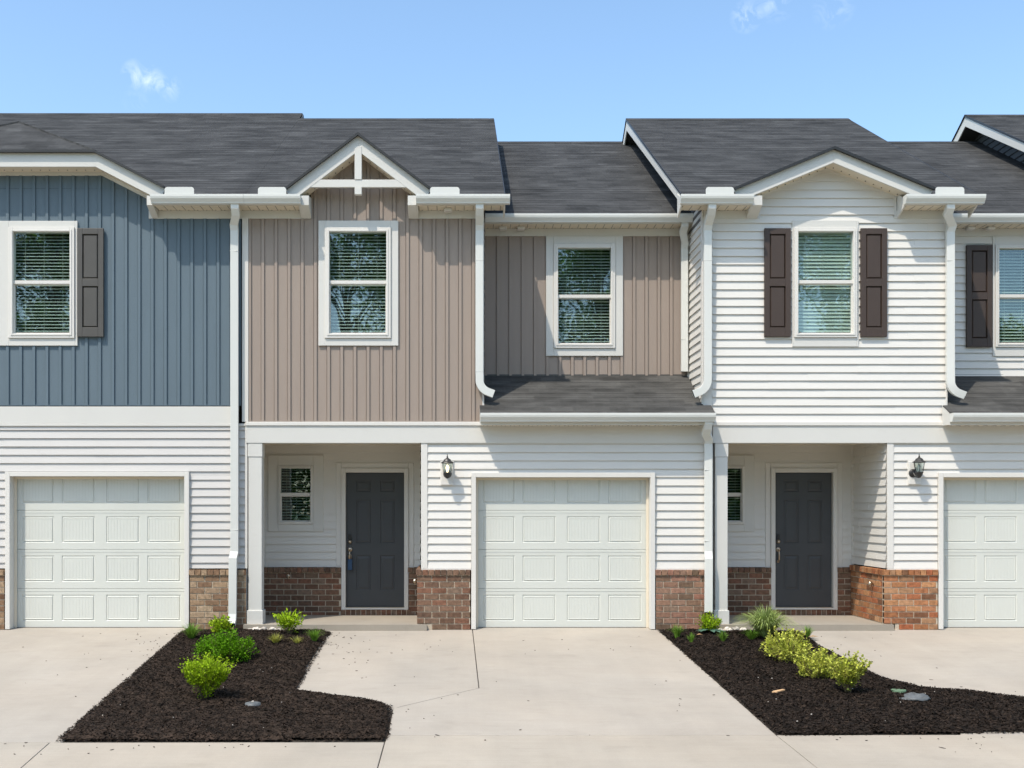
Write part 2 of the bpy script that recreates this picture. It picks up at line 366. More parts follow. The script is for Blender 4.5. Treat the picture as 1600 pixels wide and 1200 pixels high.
def lap(mb, bands, holes, T, zref, pitch=0.1156, lip=0.020):
    """horizontal clapboards. bands: (z0,l0,r0,z1,l1,r1) trapezoids"""
    for (z0, l0, r0, z1, l1, r1) in bands:
        br = {z0, z1}
        k = math.floor((z0-zref)/pitch)
        while zref+k*pitch < z1:
            if zref+k*pitch > z0: br.add(zref+k*pitch)
            k += 1
        for h in holes:
            for zz in (h[2], h[3]):
                if z0 < zz < z1: br.add(zz)
        br = sorted(br)
        for a, b in zip(br, br[1:]):
            if b-a < 1e-5: continue
            mid = (a+b)/2; k = math.floor((mid-zref)/pitch); base = zref+k*pitch
            oa = lip*(1-(a-base)/pitch); ob = lip*(1-(b-base)/pitch)
            fa, fb = (a-z0)/(z1-z0), (b-z0)/(z1-z0)
            la, ra = l0+(l1-l0)*fa, r0+(r1-r0)*fa; lb, rb = l0+(l1-l0)*fb, r0+(r1-r0)*fb
            hs = [(h[0], h[1]) for h in holes if h[2] < mid < h[3]]
            for s0, s1 in cuts(min(la, lb), max(ra, rb), hs):
                pa0, pa1 = max(s0, la), min(s1, ra); pb0, pb1 = max(s0, lb), min(s1, rb)
                if pa1 <= pa0 or pb1 < pb0: continue
                sx = pa0+(pa1-pa0)*(.2+.6*abs(math.sin(k*12.9898+zref*7)))
                if pa1-pa0 > 1.2 and pb0+.01 < sx < pb1-.01:            # lap joint of two lengths of siding
                    e_ = .0022; mb.quad(T(pa0, oa, a), T(sx, oa, a), T(sx, ob, b), T(pb0, ob, b)); mb.quad(T(sx, oa+e_, a), T(pa1, oa+e_, a), T(pb1, ob+e_, b), T(sx, ob+e_, b))
                    mb.quad(T(sx, oa, a), T(sx, oa+e_, a), T(sx, ob+e_, b), T(sx, ob, b))
                else: mb.quad(T(pa0, oa, a), T(pa1, oa, a), T(pb1, ob, b), T(pb0, ob, b))
                if abs(a-base) < 1e-6: mb.quad(T(pa0, 0, a), T(pa1, 0, a), T(pa1, oa, a), T(pa0, oa, a))

def batten(mb, x0, x1, zb, top, holes, T, pitch=0.1835, bw=0.042, bh=0.019, ph=0.0):
    """board and batten; top(x) gives the height, top.br its break points"""
    br = {x0, x1}; prof = []
    k = math.floor((x0-ph)/pitch)-1
    while ph+k*pitch < x1+pitch:
        c = ph+k*pitch; prof += [(c-.0075, 0), (c-.0065, -.012), (c-.001, -.012), (c+0.0005, bh), (c+bw-0.0015, bh), (c+bw, 0)]
        k += 1
    for c, _ in prof:
        if x0 < c < x1: br.add(c)
    for c in top.br:
        if x0 < c < x1: br.add(c)
    for h in holes:
        for c in h[:2]:
            if x0 < c < x1: br.add(c)
    def of(x):
        for (a, oa), (b, ob) in zip(prof, prof[1:]):
            if a <= x <= b: return oa+(ob-oa)*(x-a)/max(1e-9, b-a)
        return 0
    br = sorted(br)
    for a, b in zip(br, br[1:]):
        if b-a < 1e-6: continue
        m = (a+b)/2; ta, tb = top(a+1e-6), top(b-1e-6); oa, ob = of(a+1e-7), of(b-1e-7)
        hs = [(h[2], h[3]) for h in holes if h[0] < m < h[1]]
        for s0, s1 in cuts(zb, max(ta, tb), hs):
            mb.quad(T(a, oa, s0), T(b, ob, s0), T(b, ob, min(s1, tb)), T(a, oa, min(s1, ta)))

class Top:
    def __init__(s, pts): s.p = pts; s.br = [p[0] for p in pts]
    def __call__(s, x):
        p = s.p
        if x <= p[0][0]: return p[0][1]
        for (a, za), (b, zb) in zip(p, p[1:]):
            if a <= x <= b: return za+(zb-za)*(x-a)/max(1e-9, b-a)
        return p[-1][1]

def bricks(name, root, x0, x1, d, z0, z1, mt, side=None, mortar='mortar', cap=True, notch=None):
    """brick plinth with a projecting rowlock cap; side: None = faces -y, else (X, face sign) and x0..x1 is depth"""
    P = 0.0838; L = 0.2095; g = 0.0125; mb = MB(); mo = MB()
    if side is None: T = lambda u, o, z: (u, d-o, z)
    else: T = lambda u, o, z: (side[0]+side[1]*o, u, z)
    def bx(mbb, u0, u1, o0, o1, za, zb):
        c = [T(u, o, z) for z in (za, zb) for o in (o0, o1) for u in (u0, u1)]
        mbb.add(c, ((0,1,3,2),(4,6,7,5),(0,4,5,1),(2,3,7,6),(0,2,6,4),(1,5,7,3)))
    capz = z1-0.088 if cap else z1
    k = 0; z = capz-P
    while z > z0-P:
        za, zb = max(z+g, z0), z+P
        if zb-za > 0.012:
            u = x0 - (L/2 if k % 2 else 0)
            while u < x1:
                a, b = max(u, x0), min(u+L-g, x1)
                if b-a > 0.02 and not (notch and (a+b)/2 < notch[0] and (za+zb)/2 < notch[1]):
                    o = 0.052+random.uniform(-0.0015, 0.0015); bx(mb, a, b, 0.0, o, za, zb)
                u += L
        k += 1; z -= P
    if cap:
        u = x0-0.01
        while u < x1:
            b = min(u+0.0755, x1)
            if b-u > 0.01: bx(mb, u, b, 0.0, 0.072+random.uniform(-0.002, 0.002), capz+g, z1)
            u += 0.0855
    if notch: bx(mo, notch[0], x1, -0.01, 0.044, z0, z1-0.006); bx(mo, x0, notch[0], -0.01, 0.044, notch[1], z1-0.006)
    else: bx(mo, x0+0.002, x1-0.002, -0.01, 0.044, z0, z1-0.006)
    o = mb.build(name, MT[mt], root, bevel=0.0025)
    mo.build('mortar', MT[mortar], o)
    return o

# ------------------------------------------------------------------ house parts
PITCH = 0.5714; ZE = 5.97; OV = 0.31                # main roof: height over the fascia, overhang
def roofz(d, sb=0.0): return ZE+PITCH*(d-sb+OV)
SOF = 5.84

def roof_panel(mb, poly, th=0.035):
    mb.prism(poly, (0, 0, -th))
def uv_main(c): return (c[0]+0.37*math.floor(c[1]*0), c[1]*1.152)
def uv_side(c): return (c[1], c[0]*1.12)

def stepped_roof(mb, xa, xb, y0, y1, zf, ez=0.143, lip=0.0035):
    """courses of shingles between depth y0 and y1; xa/xb functions of depth"""
    s = math.sqrt(1+PITCH**2); run = ez/s; y = y0
    while y < y1-1e-4:
        b = min(y+run, y1)
        mb.quad((xa(y), y, zf(y)+lip), (xb(y), y, zf(y)+lip), (xb(b), b, zf(b)), (xa(b), b, zf(b)))
        mb.quad((xa(y), y, zf(y)), (xb(y), y, zf(y)), (xb(y), y, zf(y)+lip), (xa(y), y, zf(y)+lip))
        y = b

def gutter(root, x0, x1, y_f, z_top, label=None):
    """K-style gutter; y_f = fascia face"""
    pr = [(0, 0), (0, -0.115), (-0.075, -0.115), (-0.080, -0.098), (-0.112, -0.055), (-0.118, -0.028), (-0.118, 0.0), (-0.104, 0.0), (-0.104, -0.012), (-0.108, -0.05), (-0.07, -0.105), (-0.008, -0.105), (-0.008, 0)]
    mb = MB(); n = len(pr)
    P = [(x0, y_f+a, z_top+b) for a, b in pr]; Q = [(x1, y_f+a, z_top+b) for a, b in pr]
    mb.add(P+Q, [(i, (i+1) % n, (i+1) % n+n, i+n) for i in range(n)])
    for x in (x0, x1):
        e = [(x, y_f+a, z_top+b) for a, b in pr[:7]]; mb.add(e, [tuple(range(7))])
    return mb.build('gutter', MT['gutter'], root, label=label)

def eave(root, x0, x1, sb=0.0, wall_l=None, wall_r=None, ends=(True, True)):
    """fascia, soffit with vent slots, frieze board; sb = set back of the wall"""
    yf = sb-OV+0.03
    mb = MB(); mb.box(x0, x1, yf, yf+0.02, SOF, ZE-0.01)
    for e, x in zip(ends, (x0, x1)):
        if e:
            s = 0.022 if x == x0 else -0.022
            mb.prism([(x, yf+0.021, SOF-0.006), (x, sb-0.022, SOF-0.11), (x, sb-0.022, ZE+0.10), (x, yf+0.021, ZE-0.035)], (s, 0, 0))
    f = mb.build('fascia', MT['trim'], root)
    sf = MB(); sf.box(x0+(.023 if ends[0] else 0), x1-(.023 if ends[1] else 0), yf+0.021, sb-0.021, SOF-0.004, SOF+0.006)
    x = x0+0.03
    sf.mark(); ve = sf
    while x < x1-0.05:                                   # seams and vents of the vinyl soffit
        ve.box(x, x+0.006, yf+0.03, sb-0.03, SOF-0.0065, SOF-0.0045)
        ve.box(x+0.04, x+0.052, sb-0.05, sb-0.035, SOF-0.0075, SOF-0.005)
        x += 0.125
    sf.build('soffit', MT['soffit'], root, m2=MT['shutter_g'])
    a = wall_l if wall_l is not None else x0; b = wall_r if wall_r is not None else x1
    fr = MB(); fr.box(a, b, sb-0.020, sb+0.01, SOF-0.115, SOF-0.005)
    fr.build('frieze_board', MT['trim'], root)

def eave_return(root, a, b):
    m = MB(); m.prism([(a, -OV+.035, SOF+.0), (a, -.022, SOF-.112), (a, .01, SOF-.112), (a, .01, SOF+.17), (a, -OV+.035, SOF+.13)], (b-a, 0, 0)); m.build('eave_return', MT['trim'], root)

def window(root, d, gx0, gx1, gz0, gz1, mid, casing, slats, tilt=8, frame=0.062, casing_mat='trim', label=None, pitch=0.0455, slatmat='slat'):
    """single-hung window, glass gx0..gx1 by gz0..gz1; casing=(x0,x1,z0,z1)"""
    w = MB(); fr = frame
    w.ring(gx0-fr, gx1+fr, gz0-fr, gz1+fr, fr, fr, fr, fr, d-0.052, d+0.07)
    w.ring(gx0-fr*0.45, gx1+fr*0.45, gz0-fr*0.45, gz1+fr*0.45, fr*0.45-.0, fr*0.45, fr*0.45, fr*0.45, d-0.060, d-0.0525)
    f = w.build('window', MT['white'], root, bevel=0.004, label=label)
    r = MB(); r.box(gx0-0.012, gx1+0.012, d-0.028, d+0.03, mid-0.024, mid+0.024)
    r.ring(gx0-0.001, gx1+0.001, gz0-0.001, mid-0.0245, 0.014, 0.014, 0.018, 0.010, d-0.012, d+0.03)
    r.build('meeting_rail', MT['white'], f, bevel=0.003)
    p = MB(); p.box(gx0-0.01, gx1+0.01, d+0.004, d+0.008, mid+0.01, gz1+0.02); p.build('pane', MT['glass'], f)
    p = MB(); p.box(gx0-0.01, gx1+0.01, d+0.018, d+0.022, gz0-0.02, mid-0.01); p.build('pane', MT['glass'], f)
    c = MB(); c.ring(*casing, gx0-fr-casing[0]-.001, casing[1]-gx1-fr-.001, gz0-fr-casing[2]-.001, casing[3]-gz1-fr-.001, d-0.030, d+0.02)
    c.build('casing', MT[casing_mat], f, bevel=0.004)
    if slats:
        b = MB(); z = gz0+0.01; wd = 0.048; a = radians(tilt); k = 0
        while z < gz1+0.02:
            aa = a+random.uniform(-0.02, 0.02); dy, dz = wd/2*cos(aa), wd/2*sin(aa); yc = d+0.085
            b.prism([(gx0-0.005, yc-dy, z-dz), (gx1+0.005, yc-dy, z-dz), (gx1+0.005, yc+dy, z+dz), (gx0-0.005, yc+dy, z+dz)], (0, 0, 0.0028))
            z += pitch
        for q in (0.17, 0.5, 0.83):
            xx = gx0+(gx1-gx0)*q; b.tube([(xx, d+0.058, gz0), (xx, d+0.058, gz1)], 0.0016, n=4)
        b.box(gx0-0.005, gx1+0.005, d+0.06, d+0.11, gz0-0.012, gz0+0.006)
        b.build('blind', MT[slatmat], f)
    bk = MB(); bk.box(gx0-.05, gx1+.05, d+0.16, d+0.17, gz0-.05, gz1+.05); bk.build('dark_backing', MT['interior'], f)  # near-black sheet, the unlit room's shade is in its colour
    return f

def shutter(root, x0, x1, z0, z1, d, m):
    s = MB(); h = z1-z0; fw = (x1-x0)*0.20; midz = z0+h*0.50
    yf = d-0.045
    s.ring(x0, x1, z0, z1, fw, fw, h*0.085, h*0.055, yf, d-0.005)
    s.box(x0+fw, x1-fw, yf, d-0.005, midz-h*0.035, midz+h*0.035)
    f = s.build('shutter', MT[m], root, bevel=0.004)
    for a, b in ((z0+h*0.085, midz-h*0.035), (midz+h*0.035, z1-h*0.055)):
        p = MB(); i = 0.022; xa, xb = x0+fw, x1-fw
        P = [(xa, yf+0.03, a), (xb, yf+0.03, a), (xb, yf+0.03, b), (xa, yf+0.03, b)]
        q = 0.006; P1 = [(xa+q, yf+0.028, a+q), (xb-q, yf+0.028, a+q), (xb-q, yf+0.028, b-q), (xa+q, yf+0.028, b-q)]
        Q = [(xa+i, yf+0.008, a+i), (xb-i, yf+0.008, a+i), (xb-i, yf+0.008, b-i), (xa+i, yf+0.008, b-i)]
        p.add(P+P1+Q, [(0,1,5,4),(1,2,6,5),(2,3,7,6),(3,0,4,7),(4,5,9,8),(5,6,10,9),(6,7,11,10),(7,4,8,11),(8,9,10,11)])
        p.build('panel', MT[m], f)
    return f

def garage_door(root, x0, x1, z0, z1, ztop, d=0.125):
    """four sections of four pressed panels in a reveal d deep; frame face on the wall"""
    o = MB()
    n = 4; hs = (z1-z0)/4
    W_ = x1-x0; pw = 0.472; gap = [0.098, 0.115, 0.155, 0.115]
    # panel columns measured on the photograph: 30-81 93-145.5 163-216 228-281 within 20-291
    cols = [(0.037, 0.225), (0.270, 0.463), (0.528, 0.723), (0.768, 0.963)]
    for r in range(4):
        za, zb = z0+hs*r, z0+hs*(r+1)-0.006
        pz0, pz1 = za+hs*0.17, zb-hs*0.15
        xs = [x0]+[x0+W_*c for ab in cols for c in ab]+[x1]
        y = d
        # stiles and rails of the section face
        for i in range(0, len(xs), 2): o.quad((xs[i], y, pz0), (xs[i+1], y, pz0), (xs[i+1], y, pz1), (xs[i], y, pz1))
        for a, b in ((za, pz0), (pz1, zb)):
            o.quad((x0, y, a), (x1, y, a), (x1, y, b), (x0, y, b))
        o.quad((x0, y, zb), (x1, y, zb), (x1, y+0.012, zb+0.003), (x0, y+0.012, zb+0.003))
        o.quad((x0, y+0.012, zb+0.003), (x1, y+0.012, zb+0.003), (x1, y, zb+0.006), (x0, y, zb+0.006))
        # a rolled rail line near the section joint
        o.box(x0+.002, x1-.002, y-0.0035, y+.001, zb-0.034, zb-0.026)
        for ca, cb in cols:
            xa, xb = x0+W_*ca, x0+W_*cb
            lv = [(0, 0), (0.010, 0.009), (0.016, 0.009), (0.028, -0.003), (0.034, 0.001)]
            rows = []
            for i, dy in lv: rows.append([(xa+i, y+dy, pz0+i), (xb-i, y+dy, pz0+i), (xb-i, y+dy, pz1-i), (xa+i, y+dy, pz1-i)])
            for A, B in zip(rows, rows[1:]):
                for k in range(4): o.quad(A[k], A[(k+1) % 4], B[(k+1) % 4], B[k])
            i = lv[-1][0]; xi0, xi1 = xa+i, xb-i; zi0, zi1 = pz0+i, pz1-i
            m = 9; st = (xi1-xi0)/m
            for q in range(m):                                    # fine beads in the panel
                a = xi0+st*q; g_ = 0.004
                o.quad((a, y+0.001, zi0), (a+st-2*g_, y+0.001, zi0), (a+st-2*g_, y+0.001, zi1), (a, y+0.001, zi1))
                o.quad((a+st-2*g_, y+0.001, zi0), (a+st-g_, y+0.0032, zi0), (a+st-g_, y+0.0032, zi1), (a+st-2*g_, y+0.001, zi1))
                o.quad((a+st-g_, y+0.0032, zi0), (a+st, y+0.001, zi0), (a+st, y+0.001, zi1), (a+st-g_, y+0.0032, zi1))
    g_ = o.build('garage_door', MT['garage'], root)
    f = MB()
    # jambs and head: a face board on the wall, a flat reveal, a stop moulding
    fw = 0.065
    f.box(x0-0.005-fw, x0-0.005, -0.055, 0.05, z0-0.005, ztop+fw); f.box(x1+0.005, x1+0.005+fw, -0.055, 0.05, z0-0.005, ztop+fw)
    f.box(x0-0.005, x1+0.005, -0.055, 0.05, ztop, ztop+fw)
    f.box(x0-0.045, x0-0.006, 0.051, 0.19, z0, ztop+.03); f.box(x1+0.006, x1+0.045, 0.051, 0.19, z0, ztop+.03)
    f.box(x0-0.006, x1+0.006, 0.051, 0.19, ztop+0.001, ztop+.03)
    f.build('door_frame', MT['white'], g_, bevel=0.004)
    s_ = MB()
    s_.box(x0-0.005, x0+0.03, d-0.035, d-0.012, z0, ztop-0.036); s_.box(x1-0.03, x1+0.005, d-0.035, d-0.012, z0, ztop-0.036); s_.box(x0-0.005, x1+0.005, d-0.035, d-0.012, ztop-0.035, ztop-.001)
    s_.build('stop_moulding', MT['soffit'], g_, bevel=0.003)
    sl = MB(); sl.box(x0, x1, d-0.01, d+0.02, z0-0.012, z0+0.006); sl.build('bottom_seal', MT['black'], g_)
    return g_

def front_door(root, x0, x1, z0, z1, d, lockx, label=None):
    o = MB(); y = d+0.03; Wd = x1-x0; H = z1-z0
    cols = [(0.165, 0.425), (0.585, 0.845)]; rows = [(0.125, 0.385), (0.475, 0.80), (0.858, 0.945)]
    xs = [x0]+[x0+Wd*c for ab in cols for c in ab]+[x1]; zs = [z0]+[z0+H*c for ab in rows for c in ab]+[z1]
    for j in range(len(zs)-1):
        for i in range(len(xs)-1):
            a, b, c, e = xs[i], xs[i+1], zs[j], zs[j+1]
            if i % 2 == 1 and j % 2 == 1:
                lv = [(0, 0), (0.012, 0.010), (0.020, 0.010), (0.045, 0.001)]
                R = [[(a+q, y+w, c+q), (b-q, y+w, c+q), (b-q, y+w, e-q), (a+q, y+w, e-q)] for q, w in lv]
                for A, B in zip(R, R[1:]):
                    for k in range(4): o.quad(A[k], A[(k+1) % 4], B[(k+1) % 4], B[k])
                o.quad(*R[-1])
            else: o.quad((a, y, c), (b, y, c), (b, y, e), (a, y, e))
    o.box(x0, x1, y+0.011, y+0.04, z0, z1)
    dr = o.build('front_door', MT['door'], root, label=label)
    f = MB(); w = 0.05
    f.box(x0-0.006-w*1.3, x0-0.006, d-0.045, d+0.06, z0-0.07, z1+0.006+w*1.3); f.box(x1+0.006, x1+0.006+w*1.3, d-0.045, d+0.06, z0-0.07, z1+0.006+w*1.3)
    f.box(x0-0.006, x1+0.006, d-0.045, d+0.06, z1+0.006, z1+0.006+w*1.3)
    f.box(x0-0.15, x0-0.006-w*1.3-.001, d-0.022, d+0.02, z0+.46, z1+0.15); f.box(x1+0.006+w*1.3+.001, x1+0.15, d-0.022, d+0.02, z0+.46, z1+0.15)
    f.box(x0-0.006-w*1.3, x1+0.006+w*1.3, d-0.022, d+0.02, z1+0.006+w*1.3+.001, z1+0.15)
    f.box(x0-0.07, x1+0.07, d-0.05, d+0.05, z0-0.035, z0-0.008)
    f.build('door_frame', MT['white'], dr, bevel=0.004)
    t = MB(); t.box(x0-0.006, x1+0.006, d-0.03, d+0.05, z0-0.0075, z0-0.001); t.build('threshold', MT['nickel'], dr)
    k = MB(); lz = z0+H*0.505; k.box(lockx-0.022, lockx+0.022, y-0.03, y-0.0005, lz, lz+0.075); k.build('keypad', MT['black'], dr, bevel=0.006)
    h = MB(); h.lathe([(0.0, -0.05), (0.022, -0.045), (0.026, -0.03), (0.028, -0.004), (0.03, -0.0005)], (lockx, y, lz-0.035), 14, 'y')
    hz = lz-0.155
    h.lathe([(0.0, -0.02), (0.026, -0.018), (0.034, -0.01), (0.036, -0.0005)], (lockx, y, hz), 14, 'y')
    h.tube([(lockx, y-0.015, hz-0.01), (lockx, y-0.055, hz-0.03), (lockx, y-0.062, hz-0.08), (lockx, y-0.055, hz-0.15), (lockx, y-0.005, hz-0.18)], 0.011, n=8)
    h.tube([(lockx-0.0, y-0.018, hz), (lockx, y-0.06, hz+0.0)], 0.016, 0.012, n=8)
    h.lathe([(0.0, -0.012), (0.02, -0.01), (0.022, -0.0005)], (lockx, y, hz-0.18), 12, 'y')
    h.build('handle', MT['nickel'], dr, smooth=True)
    return dr, (lockx, y, hz)

def lamp(root, x, ztop, lit, dx=0.0):
    """coach lantern on a mounting block"""
    zt = ztop; y = -0.165; zc = zt-0.305                 # bottom tip of the lantern
    bl = MB(); bx0, bx1 = x-0.10, x+0.09
    zb0, zb1 = zt-0.43, zt-0.10
    bl.box(bx0+0.012, bx1-0.012, -0.045, -0.002, zb0+.012, zb1); bl.box(bx0, bx1, -0.024, -0.001, zb0, zb1+0.01)
    L = MB()
    L.lathe([(0.0, -0.022), (0.042, -0.018), (0.056, -0.008), (0.060, 0)], (x+dx*0.6, -0.046, zt-0.265), 18, 'y')
    l = L.build('wall_lamp', MT['black'], root, smooth=True)
    bl.build('mounting_block', MT['white'], l, bevel=0.004)
    c = MB()
    c.tube([(x+dx*0.6, -0.06, zt-0.265), (x+dx*0.4, -0.10, zt-0.315), (x, -0.145, zt-0.325), (x, y, zt-0.295)], 0.011, n=8)
    c.lathe([(0.0, -0.03), (0.018, -0.024), (0.036, 0.0), (0.050, 0.035), (0.054, 0.050), (0.050, 0.055), (0.0, 0.055)], (x, y, zc), 12)
    c.lathe([(0.0, 0.0), (0.07, 0.0), (0.092, 0.006), (0.086, 0.016), (0.060, 0.030), (0.046, 0.055), (0.020, 0.072), (0.010, 0.082), (0.012, 0.092), (0.006, 0.105), (0.004, 0.125), (0.0, 0.13)], (x, y, zt-0.125), 12)
    for k in range(6):
        a = 2*pi*k/6+0.26; c.tube([(x+0.050*cos(a), y+0.050*sin(a), zc+0.045), (x+0.074*cos(a), y+0.074*sin(a), zt-0.122)], 0.0042, n=4)
    c.build('cage', MT['black'], l, smooth=False)
    g = MB(); g.lathe([(0.046, 0.0), (0.069, zt-0.124-zc-0.052)], (x, y, zc+0.052), 6); g.build('glass', MT['lampglass'], l)
    b = MB(); b.lathe([(0.0, 0.0), (0.012, 0.004), (0.014, 0.03), (0.024, 0.055), (0.024, 0.075), (0.012, 0.10), (0.0, 0.105)], (x, y, zc+0.056), 10)
    b.build('bulb', MT['bulb' if lit else 'bulb_off'], l, smooth=True)

def downspout(root, pts, side=(1, 0, 0), w=0.105, h=0.075, straps=(), dark_end=False):
    m = MB(); m.sweep_rect(pts, w, h, side)
    for z in straps:
        x, y = None, None
        for p, q in zip(pts, pts[1:]):
            if min(p[2], q[2]) <= z <= max(p[2], q[2]) and abs(p[0]-q[0]) < 1e-3 and abs(p[1]-q[1]) < 0.02: x, y = p[0], p[1]
        if x is not None: m.box(x-w/2-0.003, x+w/2+0.003, y-h/2-0.003, y+h/2+0.003, z-0.004, z+0.004)
    o = m.build('downspout', MT['gutter'], root, bevel=0.008)
    e = Vector(pts[-1]); t = (e-Vector(pts[-2])).normalized(); k = MB()
    k.sweep_rect([e-t*0.004, e-t*0.003], w*0.97, h*0.97, side); k.build('outlet', MT['black'], o)
    return o

def elbow_side(x, y, z, sgn, w, zt=None, drop=0.30, run=0.155):
    """curved shoe that turns sideways on to a roof"""
    pts = []
    for k in range(1, 8):
        a = radians(72)*k/7; pts.append((x+sgn*run*(1-cos(a))*1.15, y, z-drop*0.62*sin(a)))
    a = radians(72); l = pts[-1]; pts.append((l[0]+sgn*0.075, y, l[2]-0.028))
    return pts

def splash_guard(root, px0, px1):
    m = MB(); y = -OV+0.03-0.116
    x0, x1 = X(px0, y), X(px1, y); z0 = Z(303.5, y)-0.03; z1 = Z(292, y); r = 0.03
    pr = [(x0, z0), (x1, z0), (x1, z1-r), (x1-r*0.4, z1-r*0.3), (x1-r, z1), (x0+r, z1), (x0+r*0.4, z1-r*0.3), (x0, z1-r)]
    m.prism([(a, y+0.004, b) for a, b in pr], (0, 0.006, 0)); m.build('splash_guard', MT['gutter'], root)

def gable(root, xc, za, half, slope, wall_mat=None, barge=0.17):
    """small front gable: two roof planes running back into the main roof, barge boards, soffit. returns wall top line"""
    yb = -0.30; zb = za-slope*half
    dm = lambda z: (z-ZE)/PITCH-OV
    r = MB()
    for s in (-1, 1):
        poly = [(xc, yb, za), (xc+s*half, yb, zb), (xc+s*half, max(yb+0.01, dm(zb)), zb), (xc, dm(za), za)]
        r.prism(poly, (0, 0, 0.022))
        e_ = MB(); e_.prism([(xc, yb-.045, za-.012), (xc+s*(half+.012), yb-.045, zb-.012-slope*.012), (xc+s*(half+.012), yb-.045, zb+.024-slope*.012), (xc, yb-.045, za+.026)], (0, .044, 0)); e_.build('drip_edge', MT['black'], root)
    r.build('gable_roof', MT['shingle'], root, uv=lambda c: (c[1], (c[0]-xc)*1.12))
    for s in (-1, 1):
        m = MB(); t = 0.03
        c = math.sqrt(1+slope**2); hh = barge*c
        P = [(xc, yb+0.012, za-0.004), (xc+s*half, yb+0.012, zb-0.004), (xc+s*(half), yb+0.012, zb-0.015), (xc+s*(half-0.08), yb+0.012, zb+slope*.08-hh), (xc, yb+0.012, za-hh)]
        if s < 0: P = P
        m.prism(P, (0, t, 0))
        b = m.build('barge_board', MT['trim'], root, bevel=0.003)
        sf = MB(); q = 0.10
        sf.prism([(xc, yb+0.043, za-hh+0.012), (xc+s*(half-.03), yb+0.043, za-hh+0.012-slope*(half-.03)), (xc+s*(half-.03), 0.012, za-hh+0.012-slope*(half-.03)), (xc, 0.012, za-hh+0.012)], (0, 0, 0.01))
        sf.mark(); v = sf; L = half*c; k = 0.06
        while k < L-0.08:
            u = k/c; v.box(xc+s*u, xc+s*u+0.010, -0.11, -0.095, za-hh+0.005-slope*u-0.004, za-hh+0.012-slope*u); k += 0.12
        sf.build('gable_soffit', MT['soffit'], root, m2=MT['shutter_g'])
    return za-hh+0.012

def core(root, boxes):
    m = MB()
    for b in boxes: m.box(*b)
    m.build('house_core', MT['interior'], root)  # filler boxes added behind the walls to block light

def main_roof(root, x0, x1, ridge_d, strips, rake_l=None, rake_r=None, sb=0.0, name='roof', d_start=0.0, label=None):
    """front and rear slopes of the roof; strips: x ranges where the overhang exists"""
    zf = lambda d: roofz(d, sb); m = MB()
    stepped_roof(m, lambda y: x0, lambda y: x1, sb+d_start, ridge_d, zf)
    for a, b in strips:
        stepped_roof(m, lambda y: a, lambda y: b, sb-OV, sb+d_start, zf)
        m.box(a, b, sb-OV, sb-OV+0.012, zf(sb-OV)-0.012, zf(sb-OV)+0.004)
    zr = zf(ridge_d); bd = ridge_d+5.6
    m.prism([(x0, ridge_d, zr-.002), (x1, ridge_d, zr-.002), (x1, bd, zr-PITCH*5.6), (x0, bd, zr-PITCH*5.6)], (0, 0, -0.03))
    # ridge caps
    x = x0
    while x < x1:
        b = min(x+0.29, x1)
        m.prism([(x, ridge_d-0.13, zr-0.13*PITCH+.010), (x, ridge_d, zr+0.014), (x, ridge_d+0.13, zr-0.13*PITCH+.010), (x, ridge_d+.13, zr-.13*PITCH), (x, ridge_d, zr+.004), (x, ridge_d-0.13, zr-0.13*PITCH)], (b-x-0.004, 0, 0.0)); x = b
    r = m.build(name, MT['shingle'], root, uv=uv_main, label=label)
    for side, xr in (('l', rake_l), ('r', rake_r)):
        if xr is None: continue
        s = 1 if side == 'l' else -1; xx = xr
        k = MB(); th = 0.20; y0 = sb-OV+0.03
        P = [(xx, y0, zf(y0)-0.008), (xx, ridge_d, zr-0.008), (xx, ridge_d, zr-0.008-th), (xx, y0, zf(y0)-th+0.045)]
        k.prism(P, (s*0.022, 0, 0))
        P = [(xx, ridge_d, zr-0.008), (xx, bd, zr-PITCH*5.6-0.008), (xx, bd, zr-PITCH*5.6-th), (xx, ridge_d, zr-th-.008)]
        k.prism(P, (s*0.022, 0, 0))
        k.build('rake_board', MT['trim'], root, bevel=0.003)
        e = MB(); e.prism([(xx-s*0.012, sb-OV, zf(sb-OV)+0.004), (xx-s*0.012, ridge_d, zr+0.004), (xx-s*.012, ridge_d, zr-0.035), (xx-s*.012, sb-OV, zf(sb-OV)-0.02)], (s*0.0115, 0, 0))
        e.prism([(xx-s*0.012, ridge_d, zr+0.004), (xx-s*0.012, bd, zr-PITCH*5.6+.004), (xx-s*.012, bd, zr-PITCH*5.6-0.035), (xx-s*.012, ridge_d, zr-.035)], (s*0.0115, 0, 0))
        e.build('drip_edge', MT['black'], r)
    return zr

